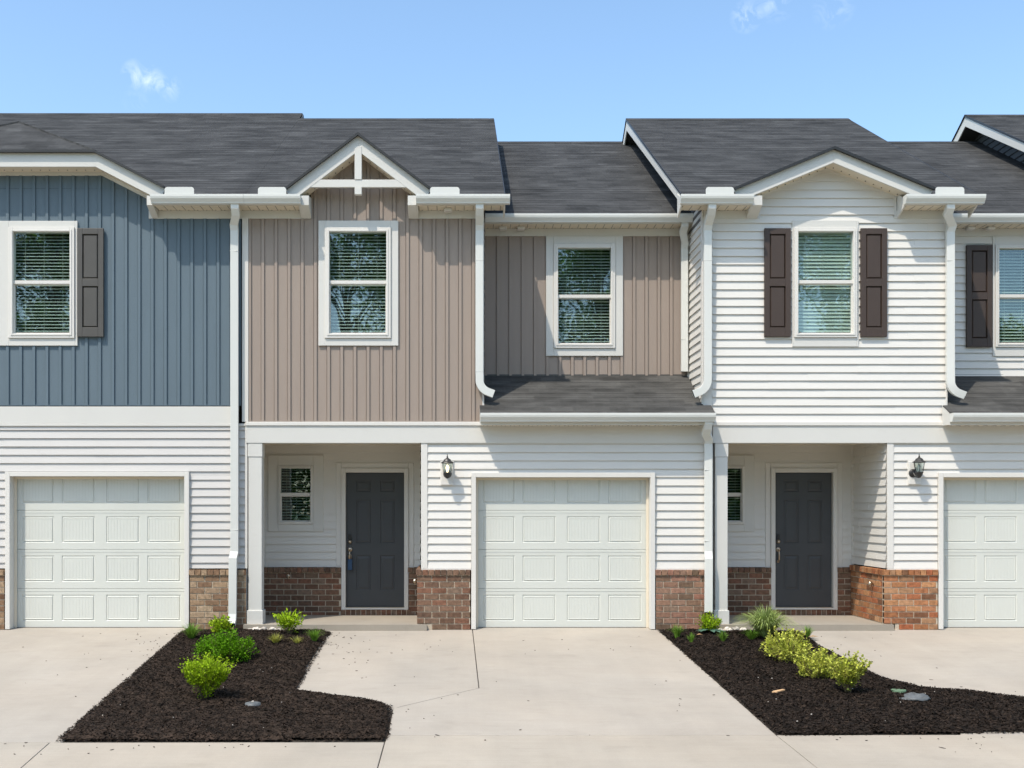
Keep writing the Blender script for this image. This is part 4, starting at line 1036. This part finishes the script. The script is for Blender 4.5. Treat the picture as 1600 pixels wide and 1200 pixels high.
eave(lef, X(235, -.33), XB-.002, 0, lgx+lhi, XB-.0, ends=(True, False)); eave(lef, -10.5, lgx-lhalf+.07, 0, -10.5, lgx-lhi, ends=(False, True))
gutter(lef, X(235, yg-.1), XB-.001, yg, zg); splash_guard(lef, 257, 303)
# band, ground floor
m = MB(); m.box(xL0, X(373), -.03, .01, Z(662), Z(635.5)); m.box(xL0, X(384), -.036, .01, Z(666), Z(662)-.0005); m.build('band_board', MT['trim'], lef, bevel=.004)
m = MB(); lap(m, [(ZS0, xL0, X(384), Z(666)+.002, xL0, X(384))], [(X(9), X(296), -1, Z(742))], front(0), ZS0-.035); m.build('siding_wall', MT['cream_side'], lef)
m = MB(); m.box(X(383.5), X(387), -.024, .02, ZS0, Z(660)); m.build('corner_board', MT['white'], lef)
garage_door(lef, X(10)+.073, X(297)-.073, .01, Z(742)+.06, Z(744.5))
bricks('brick_wall', lef, X(297)+.012, X(385), 0, Z(984), Z(890), 'brick_t', mortar='mortar_l')
bricks('brick_wall', lef, xL0, X(10)-.012, 0, Z(984), Z(890), 'brick_t', mortar='mortar_l')
xd = X(366.5, -.085); xt = X(365, -.40)
downspout(lef, [(xt, -.30, zt+.01), (xt, -.30, zt-.05), (xt, -.24, zt-.12), (xd, -.12, zt-.22), (xd, -.085, zt-.30), (xd, -.085, Z(862)), (xd-.012, -.13, Z(872)), (xd-.015, -.14, Z(958)), (xd-.015, -.17, Z(968)), (xd-.015, -.24, Z(974))],
          straps=(Z(395), Z(828), Z(940)), w=w_)
core(lef, [(xL0, xL1, .18, 9, ZBEAM_B, SOF-.12), (xL0, xL1, .29, 9, 0, ZBEAM_B), (lgx-1.3, lgx+1.3, .15, 2, SOF-.12, lwt-.05)])
m = MB(); m.box(xL0, xL1, 8.9, 9.0, 0, SOF-.1); m.build('rear_wall', MT['blue'], lef)

# ================================================================== FOURTH HOUSE (edge of the frame)
fou = thing('townhouse', 'townhouse at the right edge of the photo, only its higher gabled roof end showing', 'townhouse', (12.5, 0, 0), 'townhouses in the terrace')
x4 = 9.74; rk4 = 9.36
main_roof(fou, rk4, 16.2, 4.98, [(rk4, 16.2)], rake_l=rk4+.012); gable_end(fou, x4, rk4+.012, 4.98, 0, -1)
eave(fou, rk4, 16.2, 0, x4, 16.2, ends=(True, True)); gutter(fou, rk4, 16.2, yg, zg)
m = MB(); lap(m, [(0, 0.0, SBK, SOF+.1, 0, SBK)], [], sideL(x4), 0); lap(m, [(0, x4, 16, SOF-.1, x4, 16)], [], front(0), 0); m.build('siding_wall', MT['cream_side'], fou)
core(fou, [(x4+.03, 16, .18, 9, 0, SOF-.12)])

# ================================================================== GROUND
def slab(name, pts, m, th=0.12, up=0.0, inset=0.005):
    bm = bmesh.new(); vs = [bm.verts.new(G(px, py, up) if not isinstance(px, tuple) else px) for px, py in pts]
    f = bm.faces.new(vs); bm.normal_update()
    if f.normal.z < 0: f.normal_flip()
    if inset:
        rr = bmesh.ops.inset_individual(bm, faces=[f], thickness=inset)
        bmesh.ops.delete(bm, geom=rr['faces'], context='FACES_ONLY')
        loose = [e for e in bm.edges if not e.link_faces]; bmesh.ops.delete(bm, geom=loose, context='EDGES')
        loose = [v for v in bm.verts if not v.link_edges]; bmesh.ops.delete(bm, geom=loose, context='VERTS')
    fs = list(bm.faces); r = bmesh.ops.extrude_face_region(bm, geom=fs)
    nv = [g for g in r['geom'] if isinstance(g, bmesh.types.BMVert)]
    nf = [g for g in r['geom'] if isinstance(g, bmesh.types.BMFace)]
    for v in nv: v.co.z -= th
    bmesh.ops.recalc_face_normals(bm, faces=bm.faces)
    me = bpy.data.meshes.new(name); bm.to_mesh(me); bm.free(); me.materials.append(m)
    o = bpy.data.objects.new(name, me); COL.objects.link(o)
    b = o.modifiers.new('bevel', 'BEVEL'); b.width = .005; b.segments = 2; b.limit_method = 'ANGLE'; b.angle_limit = radians(40)
    return struct(o)
slab('driveway', [(-900, 978), (300, 978), (300, 990), (97, 1160), (-900, 1160)], MT['conc'])
slab('path', [(460, 978), (738, 978), (738.5, 985), (748.5, 1075), (622, 1105), (612, 1109), (400, 1109), (400, 1000)], MT['conc'])
slab('driveway', [(738, 978), (1023, 978), (1030, 985), (1213, 1148.5), (606, 1149), (614, 1106), (622, 1105), (748.5, 1075), (738.5, 985)], MT['conc'])
slab('driveway', [(1150, 978), (2700, 978), (2700, 1148), (1500, 1148), (1500, 1100), (1300, 1060)], MT['conc'])
slab('pavement', [(-900, 1160), (78, 1160), (12, 1218), (-1000, 1218)], MT['conc2'])
slab('pavement', [(78, 1160), (601, 1159.5), (585, 1218), (12, 1218)], MT['conc2'])
slab('pavement', [(606, 1149), (1213, 1148.5), (1300, 1218), (585, 1218), (601, 1159.5)], MT['conc2'])
slab('pavement', [(1213, 1148.5), (2900, 1146), (3000, 1218), (1300, 1218)], MT['conc2'])
# soil bed under the slabs, verge, road, far lawn
m = MB(); m.quad((-25, -6.6, -6.6*GS-.10), (30, -6.6, -6.6*GS-.10), (30, 9.5, .10*0-.02), (-25, 9.5, -.02)); 
m = MB(); m.add([(-25, -6.4, -6.4*GS-.012), (30, -6.4, -6.4*GS-.012), (30, 0.0, -.012), (-25, 0.0, -.012), (30, 9.5, -.085), (-25, 9.5, -.085)], [(0,1,2,3),(3,2,4,5)])
struct(m.build('soil', MT['soil']))
m = MB(); m.box(-25, 30, -6.75, -6.52, -.9, -6.5*GS-.03); struct(m.build('kerb', MT['conc2'], bevel=.02))
m = MB(); m.quad((-200, -15.2, -.70), (200, -15.2, -.70), (200, -6.752, -.68), (-200, -6.752, -.68)); struct(m.build('road', MT['conc2']))  # unseen road, kept pale to bounce light onto the facade
m = MB(); m.quad((-400, -400, -.74), (400, -400, -.74), (400, 400, -.74), (-400, 400, -.74)); struct(m.build('ground', MT['lawn']))

# ------------------------------------------------------------------ mulch beds
def inside(p, poly):
    x, y = p; c = False; j = len(poly)-1
    for i in range(len(poly)):
        xi, yi = poly[i]; xj, yj = poly[j]
        if (yi > y) != (yj > y) and x < (xj-xi)*(y-yi)/(yj-yi)+xi: c = not c
        j = i
    return c
def edge_dist(x, y, poly):
    best = 9
    for i in range(len(poly)):
        ax, ay = poly[i]; bx, by = poly[(i+1) % len(poly)]; dx, dy = bx-ax, by-ay
        t = max(0, min(1, ((x-ax)*dx+(y-ay)*dy)/(dx*dx+dy*dy+1e-9))); best = min(best, math.hypot(x-ax-t*dx, y-ay-t*dy))
    return best
def mulch(pix, n, label, seed):
    rnd = random.Random(seed); poly = [(G(a, b).x, G(a, b).y) for a, b in pix]
    x0, x1 = min(p[0] for p in poly), max(p[0] for p in poly); y0, y1 = min(p[1] for p in poly), max(p[1] for p in poly)
    st = .035; nx, ny = int((x1-x0)/st)+2, int((y1-y0)/st)+2; mb = MB(); idx = {}
    def hgt(x, y):
        e = edge_dist(x, y, poly)
        return min(.045, .006+e*.35)+.012*(sin(x*7.3+1)*sin(y*6.1)+sin(x*17+y*13)*.5)*min(1, e*5)
    for i in range(nx):
        for j in range(ny):
            x, y = x0+i*st, y0+j*st
            if inside((x, y), poly) and edge_dist(x, y, poly) > .01: idx[i, j] = len(mb.v); mb.v.append((x, y, y*GS+hgt(x, y)))
    for (i, j) in list(idx):
        q = [(i, j), (i+1, j), (i+1, j+1), (i, j+1)]
        if all(k in idx for k in q): mb.f.append(tuple(idx[k] for k in q))
    c = 0
    while c < n:
        x, y = rnd.uniform(x0-.05, x1+.05), rnd.uniform(y0-.05, y1+.03)
        ins = inside((x, y), poly)
        if not ins:
            if edge_dist(x, y, poly) > abs(rnd.gauss(0, .011)): continue
            z = y*GS+.004
        else: z = y*GS+hgt(x, y)
        c += 1
        L = rnd.uniform(.006, .024)*(1.5 if rnd.random() < .08 else 1); w = rnd.uniform(.0025, .0075); a = rnd.uniform(0, pi); ti = rnd.gauss(0, .33); ro = rnd.gauss(0, .45)
        u = Vector((cos(a)*cos(ti), sin(a)*cos(ti), sin(ti))); v = Vector((-sin(a)*cos(ro), cos(a)*cos(ro), sin(ro)))
        p = Vector((x, y, z+rnd.uniform(0, .010))); n_ = u.cross(v)*rnd.uniform(.001, .004)
        mb.add([p-u*L-v*w*.6, p+v*w*-1, p+u*L-v*w*.3, p+u*L*.8+v*w*.6, p+v*w+n_, p-u*L*.9+v*w*.5], [(0, 1, 4, 5), (1, 2, 3, 4)])
    o = mb.build('mulch_bed', MT['mulch']); tag(o, label, 'mulch', kind='stuff'); return hgt
LB = [(283, 987.5), (340, 986), (390, 987), (440, 986.5), (508, 987), (519, 990), (510, 998), (490, 1032), (464, 1080), (500, 1085), (560, 1092), (600, 1100), (612, 1106), (609, 1130), (605, 1157.5), (500, 1158), (300, 1159), (88, 1159.5), (120, 1130)]
RB = [(1029, 986), (1060, 986), (1135, 988), (1250, 988), (1268, 1000), (1280, 1010), (1320, 1030), (1365, 1053), (1400, 1067), (1440, 1076), (1500, 1080), (1600, 1091), (1720, 1106), (1900, 1120), (1900, 1145), (1600, 1146), (1400, 1148), (1222, 1149.5), (1212, 1147)]
mulch(LB, 46000, 'black shredded mulch bed left of the taupe house driveway', 3)
mulch(RB, 52000, 'black shredded mulch bed right of the taupe house driveway', 5)
def crumbs():
    rnd = random.Random(11); mb = MB()
    for (cx, cy, sx, sy, n) in ((200, 1040, 90, 40, 42), (240, 1005, 25, 12, 30), (545, 1030, 45, 30, 34), (520, 1000, 20, 8, 26), (620, 1000, 60, 10, 8), (840, 1010, 150, 10, 14), (1090, 1075, 40, 30, 12),
                              (1330, 1015, 60, 14, 14), (1500, 1040, 60, 40, 10), (650, 1110, 40, 20, 8), (60, 1170, 40, 8, 8), (1500, 1165, 60, 8, 6), (860, 1080, 120, 60, 8), (300, 1166, 160, 4, 14), (1400, 1152, 150, 3, 12)):
        for _ in range(n):
            px, py = rnd.gauss(cx, sx), rnd.gauss(cy, sy)
            if py < 988 or py > 1195: continue
            p = G(px, py, .0035); L = rnd.uniform(.004, .016)*(2 if rnd.random() < .07 else 1); w = rnd.uniform(.003, .008); a = rnd.uniform(0, pi)
            u = Vector((cos(a), sin(a), GS*sin(a)))*L; v = Vector((-sin(a), cos(a), GS*cos(a)))*w
            mb.prism([p-u, p-v, p+u, p+v*.8], (0, 0, .003))
    tag(mb.build('mulch_crumbs', MT['mulch']), 'scattered mulch crumbs on the pale concrete drives', 'debris', kind='stuff')
crumbs()

# ------------------------------------------------------------------ plants
def leaf(mb, p, d, L, w, rnd, fold=.25):
    d = d.normalized(); s = d.cross(Vector((rnd.gauss(0, .5), rnd.gauss(0, .5), 1))).normalized(); n = s.cross(d)*fold*w
    mb.add([p, p+d*L*.5+s*w+n, p+d*L, p+d*L*.5-s*w+n, p+d*L*.5], [(0, 1, 2, 4), (0, 4, 2, 3)])
def shrub(name, label, px, py, wpx, hpx, m, n, seed, shape='round', leafL=.02, leafW=.007, group=None, lean=0.0, stems=26, cat='shrub', shoots=0):
    rnd = random.Random(seed); b = G(px, py, .02); t = b.y+D0; sc = t/F; R = wpx*sc/2; H = hpx*sc
    root = thing(name, label, cat, b, group)
    st = MB(); lf = MB()
    tips = []
    for i in range(stems):
        a = 2*pi*i/stems+rnd.uniform(-.3, .3); q = math.sqrt(rnd.random()); h = H*(1-.35*q*q)*rnd.uniform(.75, 1)
        if shape == 'vase': q = max(q, .25); h = H*rnd.uniform(.78, 1.0)*(1-.1*q)
        e = b+Vector((cos(a)*R*q*.85+lean*h, sin(a)*R*q*.85, h*.92)); mid = b+(e-b)*.5+Vector((0, 0, h*.06))
        if shape == 'round': mid = b+Vector((cos(a)*R*q*.65, sin(a)*R*q*.65, h*.40))
        st.tube([b+Vector((rnd.gauss(0, .01), rnd.gauss(0, .01), -.02)), mid, e], .0045, .002, n=4); tips.append((mid, e, Vector((cos(a)*q, sin(a)*q, .6))))
    k = 0
    low = .25 if shape == 'round' else .42
    while k < n:
        mid, e, dr = rnd.choice(tips); u = rnd.random()**.6
        if shape == 'vase': c = mid+(e-mid)*(rnd.uniform(-.15, 1.0)) if rnd.random() < .9 else b+(mid-b)*rnd.uniform(.45, 1)
        else: c = mid+(e-mid)*rnd.uniform(-.5, 1.0)
        sp = R*.17
        p = c+Vector((rnd.gauss(0, sp), rnd.gauss(0, sp), rnd.gauss(0, sp*.8)))
        if p.z < b.z+.005: continue
        if mnoise.noise(p*(3.2/(R+.08))+Vector((seed*7.1, 0, 0))) < -.10 and rnd.random() < .88: continue
        rr = math.hypot(p.x-b.x-lean*(p.z-b.z), p.y-b.y)/R; zz = (p.z-b.z)/H
        if shape == 'round':
            th_ = math.atan2(p.z-b.z-.4*H, p.x-b.x); lim = .80+.22*sin(4*th_+seed)+.16*sin(9*th_+seed*2)+.12*sin(6*math.atan2(p.y-b.y, p.x-b.x))
            if rr*rr+(max(0, zz-.35)/.68)**2 > lim: continue
            if zz < .2 and rr > .75: continue
        else:
            th_ = (p.x-b.x)/R; tl = 1.02+.07*sin(9*th_+seed)+.05*sin(21*th_)
            if rr > .20+zz*.95 or zz > tl or rr > 1.0+.06*sin(17*zz): continue
        d = Vector((p.x-b.x, p.y-b.y, (p.z-b.z)*.5)).normalized()*.6+Vector((rnd.gauss(0, .6), rnd.gauss(0, .6), rnd.gauss(.35, .5)))
        s = rnd.uniform(.7, 1.25); leaf(lf, p, d, leafL*s, leafW*s, rnd); k += 1
    for i in range(shoots):
        a = rnd.uniform(0, 2*pi); q = rnd.uniform(.3, .95); p0 = b+Vector((cos(a)*R*q*.7, sin(a)*R*q*.7, H*(.75-.25*q*q)))
        dr = Vector((cos(a)*q*.7, sin(a)*q*.7, 1)).normalized(); L = H*rnd.uniform(.2, .38); st.tube([p0, p0+dr*L], .002, .0012, n=4)
        for j in range(14):
            p = p0+dr*L*(j/13); d = Vector((rnd.gauss(0, 1), rnd.gauss(0, 1), .7)); leaf(lf, p, d, leafL*1.1, leafW*1.1, rnd)
    st.build('stems', MT['stem'], root); lf.build('foliage', MT[m], root)
    return root
def tuft(label, px, py, wpx, hpx, m, n, seed, bw=.0055, droop=1.0, group='grassy tufts in the mulch beds', cat='grass tuft', name='grass_tuft'):
    rnd = random.Random(seed); b = G(px, py, .02); sc = (b.y+D0)/F; R = wpx*sc*.68; H = hpx*sc*1.25; mb = MB(); n = int(n*1.8)
    for i in range(n):
        a = rnd.uniform(0, 2*pi); q = rnd.uniform(.15, 1); L = H*rnd.uniform(.65, 1.1); dr = Vector((cos(a), sin(a), 0)); sd_ = Vector((-sin(a), cos(a), 0)); w = bw*rnd.uniform(.6, 1.2)
        p0 = b+dr*rnd.uniform(0, .02); pts = []
        for k in range(5):
            u = k/4; pts.append(p0+dr*R*q*u**1.2+Vector((0, 0, L*(u*1.3-.3*u*u-.45*droop*q*u**3)-.01*(k == 0))))
        base = len(mb.v)
        for k, p in enumerate(pts): ww = w*(1-k/4.3); mb.v += [tuple(p-sd_*ww), tuple(p+sd_*ww)]
        for k in range(4): mb.f.append((base+2*k, base+2*k+1, base+2*k+3, base+2*k+2))
    o = mb.build(name, MT[m]); tag(o, label, cat, group)
    return o
shrub('shrub', 'lime green vase-shaped shrub, nearest to the pavement in the left bed', 320, 1097, 94, 70, 'leaf_y', 7500, 1, 'vase', .022, .0095, 'shrubs in the left bed', lean=.08, stems=34)
shrub('shrub', 'wide bright green shrub in the middle of the left bed, behind the lime one', 353, 1037, 98, 54, 'leaf_g', 5600, 2, 'round', .026, .012, 'shrubs in the left bed', stems=30)
shrub('shrub', 'small yellow-green shrub in front of the tan brick by the left downspout', 346, 992, 42, 30, 'leaf_y', 1300, 3, 'round', .028, .012, 'shrubs in the left bed')
shrub('shrub', 'small upright green shrub with long leaves in front of the taupe house porch slab', 453, 995, 58, 36, 'leaf_y', 560, 4, 'vase', .055, .012, 'shrubs in the left bed', stems=16)
tuft('dark green grass tuft at the back left corner of the left bed', 299, 1003, 42, 26, 'grass', 120, 5)
tuft('yellowing grass tuft left of two small ones before the taupe house porch', 431, 1010, 26, 17, 'grass_y', 60, 6)
tuft('smallest sparse grass tuft between two larger ones before the taupe house porch', 463, 1011, 24, 14, 'grass_y', 36, 7)
tuft('green grass tuft at the tip of the left bed beside the path', 491, 1006, 32, 22, 'grass', 80, 8)
shrub('shrub', 'dense golden-green shrub in front of the downspout between the two porches', 1108, 990, 44, 34, 'leaf_y', 1100, 9, 'round', .04, .010, 'shrubs in the right bed', stems=30)
def hosta(label, px, py, wpx, seed):
    rnd = random.Random(seed); b = G(px, py, .075); sc = (b.y+D0)/F; R = wpx*sc*.62; mb = MB()
    for i in range(11):
        a = 2*pi*i/11+rnd.uniform(-.2, .2); d = Vector((cos(a), sin(a), .28)); s = Vector((-sin(a), cos(a), 0)); L = R*rnd.uniform(.8, 1.05)
        r = []
        for k, (u, w) in enumerate(((0, .004), (.25, .018), (.5, .036), (.75, .03), (1, .002))):
            p = b+d*L*u-Vector((0, 0, .07*u*u)); r.append((p-s*w, p-Vector((0, 0, w*.3)), p+s*w))
        base = len(mb.v)
        for t_ in r: mb.v += [tuple(q) for q in t_]
        for k in range(4):
            for j in range(2): a0 = base+3*k+j; mb.f.append((a0, a0+1, a0+4, a0+3))
    tag(mb.build('hosta', MT['leaf_b'], smooth=True), label, 'hosta')
hosta('low blue-green broad-leaved hosta under the golden shrub by the downspout', 1110, 993, 42, 4)
tuft('dark green grass tuft beside the driveway at the back left of the right bed', 1058, 1001, 26, 22, 'grass', 80, 12)
tuft('small thin grass tuft left of the hosta in the right bed', 1080, 1009, 16, 17, 'grass', 36, 13)
tuft('short green grass tuft just right of the hosta', 1130, 1007, 20, 18, 'grass', 60, 14)
tuft('grass tuft left of the feathery plant in the right bed', 1174, 1005, 34, 20, 'grass', 80, 15)
tuft('small dark grass tuft behind the variegated shrubs next to the right porch slab', 1262, 999, 26, 18, 'grass', 50, 16)
tuft('feathery pale green arching plant in front of the white house porch slab', 1196, 1000, 92, 46, 'leaf_p', 420, 17, bw=.011, droop=1.35, group=None, cat='plant', name='feathery_plant')
GR = 'yellow variegated shrubs in the right bed'
shrub('shrub', 'yellow variegated shrub furthest back in the row, next to the feathery plant', 1228, 1036, 86, 50, 'leaf_v', 2100, 21, 'round', .030, .011, GR, shoots=26)
shrub('shrub', 'yellow variegated shrub in the middle of the row of three', 1276, 1063, 76, 46, 'leaf_v', 1700, 22, 'round', .030, .011, GR, shoots=26)
shrub('shrub', 'yellow variegated shrub nearest the pavement, with tall loose shoots', 1324, 1088, 70, 62, 'leaf_v', 1700, 23, 'vase', .030, .011, GR, shoots=28)

# small things lying in the beds
def ellipsoid(mb, c, rx, ry, rz, n=14, m=7, jit=0.0, rnd=random):
    base = len(mb.v)
    for i in range(m):
        f = pi/2*i/(m-1)
        for k in range(n):
            a = 2*pi*k/n; j = 1+rnd.uniform(-jit, jit); mb.v.append((c[0]+rx*cos(a)*cos(f)*j, c[1]+ry*sin(a)*cos(f)*j, c[2]+rz*sin(f)*j))
    for i in range(m-1):
        for k in range(n): a = base+i*n; mb.f.append((a+k, a+(k+1) % n, a+n+(k+1) % n, a+n+k))
p = G(395, 1109, .066)
mb = MB(); mb.lathe([(0.0, .012), (.055, .010), (.078, .004), (.082, -.03)], p, 20); o = mb.build('clean_out_cap', MT['steel'], smooth=True); o['label'] = 'round grey clean-out cap set in the left mulch bed'; o['category'] = 'utility cap'
k = MB(); k.box(p.x-.012, p.x+.012, p.y-.012, p.y+.012, p.z+.0115, p.z+.024); k.build('plug', MT['stone'], o, bevel=.003)
p = G(1430, 1099, .04); mb = MB(); ellipsoid(mb, p, (.15), .10, .06, 18, 7, .22, random.Random(5)); tag(mb.build('utility_cover', MT['steel'], smooth=True), 'lumpy grey utility cover half buried in the right mulch bed', 'utility cover')
p = G(1404, 1086, .05); mb = MB(); mb.lathe([(0, .01), (.075, .008), (.082, -.03)], p, 20); tag(mb.build('irrigation_cover', MT['greenlid']), 'small flat green irrigation cover behind the grey cover', 'irrigation cover')
p = G(1217, 1089.5, .055); mb = MB(); mb.prism([p+Vector((-.08, -.02, -.004)), p+Vector((-.03, -.035, 0)), p+Vector((.075, .03, .012)), p+Vector((.05, .045, .012)), p+Vector((-.05, .02, 0))], (0, 0, .012)); tag(mb.build('wood_chip', MT['wood']), 'single pale orange wood chip lying on the right mulch bed', 'wood chip')
def dry(px, py, s, label):
    q = G(px, py, .05); mb = MB(); mb.add([q+Vector((-s, 0, 0)), q+Vector((0, -s*.5, .012)), q+Vector((s, 0, .004)), q+Vector((0, s*.5, .018)), q+Vector((0, 0, .004))], [(0, 1, 4), (1, 2, 4), (2, 3, 4), (3, 0, 4)])
    tag(mb.build('dry_leaf', MT['dry']), label, 'dry leaf', 'dry leaves on the mulch')
dry(1271, 1001, .07, 'brown dry leaf beside the path at the back of the right bed')
dry(1093, 998, .045, 'reddish dry leaf beside the small thin grass tuft')
dry(1268, 1019, .05, 'dry leaf between the variegated shrubs and the right driveway')
rnd = random.Random(9); st_ = MB()
for i in range(60):
    if i < 30: px, py = rnd.uniform(150, 580), rnd.uniform(1040, 1150)
    else: px, py = rnd.uniform(1180, 1560), rnd.uniform(1050, 1140)
    a, b = G(px, py).x, G(px, py).y
    if inside((a, b), [(G(*q).x, G(*q).y) for q in (LB if i < 30 else RB)]): ellipsoid(st_, (a, b, b*GS+.05), rnd.uniform(.004, .010), rnd.uniform(.004, .009), .006, 6, 3)
tag(st_.build('pebbles', MT['stone']), 'tiny pale pebbles strewn in the mulch', 'pebbles', kind='stuff')
def rubble(name, pts, label, seed):
    rn = random.Random(seed); mb = MB()
    for (px, py, r) in pts: q = G(px, py, .0); ellipsoid(mb, (q.x, -.13, -.02), r, r*.5, r*.9, 9, 5, .2, rn)
    tag(mb.build(name, MT['stone']), label, 'concrete')
rubble('concrete_lump', [(392, 985, .05), (402, 985, .07), (414, 985, .075), (427, 985, .07), (437, 986, .05)], 'rough pale concrete spill at the foot of the taupe house porch post', 3)
rubble('concrete_lump', [(1124, 985, .05), (1136, 985, .07), (1148, 985, .075), (1160, 985, .06)], 'rough pale concrete spill at the foot of the white house porch post', 4)

# ------------------------------------------------------------------ trees across the road (they mirror in the windows)
def tree(x, y, H, seed, label):
    rnd = random.Random(seed); root = thing('tree', label, 'tree', (x, y, -.74), 'trees across the road')
    tr = MB(); tr.tube([(x, y, -.8), (x+.1, y, H*.3), (x-.1, y+.1, H*.6), (x, y, H*.85)], .24, .06, n=8)
    cl = []; W_ = 4.6
    for i in range(int(8+H*1.9)):
        a = rnd.uniform(0, 2*pi); h = rnd.uniform(.08, .96)*H; r = W_*math.sqrt(max(.04, 1-((h/H-.45)/.6)**2))*math.sqrt(rnd.random())
        c = Vector((x+cos(a)*r, y+sin(a)*r*.6, h)); cl.append((c, rnd.uniform(.8, 1.5))); tr.tube([(x, y, h*.75), ((x+c.x)/2, (y+c.y)/2, h*.9), c], .06, .015, n=5)
    tr.build('trunk', MT['bark'], root); lf = MB()
    for i in range(int(H*1500)):
        c, r = rnd.choice(cl); d = Vector((rnd.gauss(0, 1), rnd.gauss(0, 1), rnd.gauss(0, 1))).normalized(); p = c+d*r*rnd.uniform(.3, 1.2)
        leaf(lf, p, Vector((rnd.gauss(0, 1), rnd.gauss(0, 1), rnd.gauss(0, .7))), .19, .08, rnd)
    lf.build('crown', MT['treeleaf'], root)
for i, (x, y, H, w) in enumerate(((-27, -37, 19, 'tall leafy tree across the road, furthest to the left of the row'), (-20, -38, 20, 'tallest tree across the road, mirrored in the blue house window'), (-13, -36, 18, 'leafy tree across the road between the blue and taupe house windows'),
        (-5.5, -38, 19, 'leafy tree across the road, mirrored in the taupe house front window'), (1, -39, 16, 'middle-height tree across the road in the middle of the row'), (7, -37, 17, 'leafy tree across the road, mirrored in the set-back taupe house window'),
        (13, -41, 9, 'low round tree across the road, mirrored left in the white house window'), (19, -40, 17, 'tall airy tree added across the road to darken the white house window reflection'), (28, -38, 11, 'low tree across the road, mirrored in the last window on the right'), (35, -40, 12, 'leafy tree across the road, furthest to the right of the row'))):  # the tall airy tree is added to darken that window's reflection
    tree(x, y, H, 40+i, w)

def added_hedge(x0, x1, y, h):
    rnd = random.Random(77); mb = MB()
    for i in range(42000):
        x = rnd.uniform(x0, x1); t = rnd.random(); top = h*(.8+.14*sin(x*.9)+.08*sin(x*2.7)); z = -.74+top*(1-t*t)
        yy = y+rnd.gauss(0, .55)
        leaf(mb, Vector((x, yy, z)), Vector((rnd.gauss(0, 1), rnd.gauss(0, 1), rnd.gauss(.2, .7))), .36, .16, rnd)
    tag(mb.build('added_hedge', MT['treeleaf']), 'long loose leaf screen added across the road to darken the porch window reflections', 'added_hedge')
added_hedge(-34, 38, -31, 7.0)  # added row of leaves that darkens what the porch windows mirror
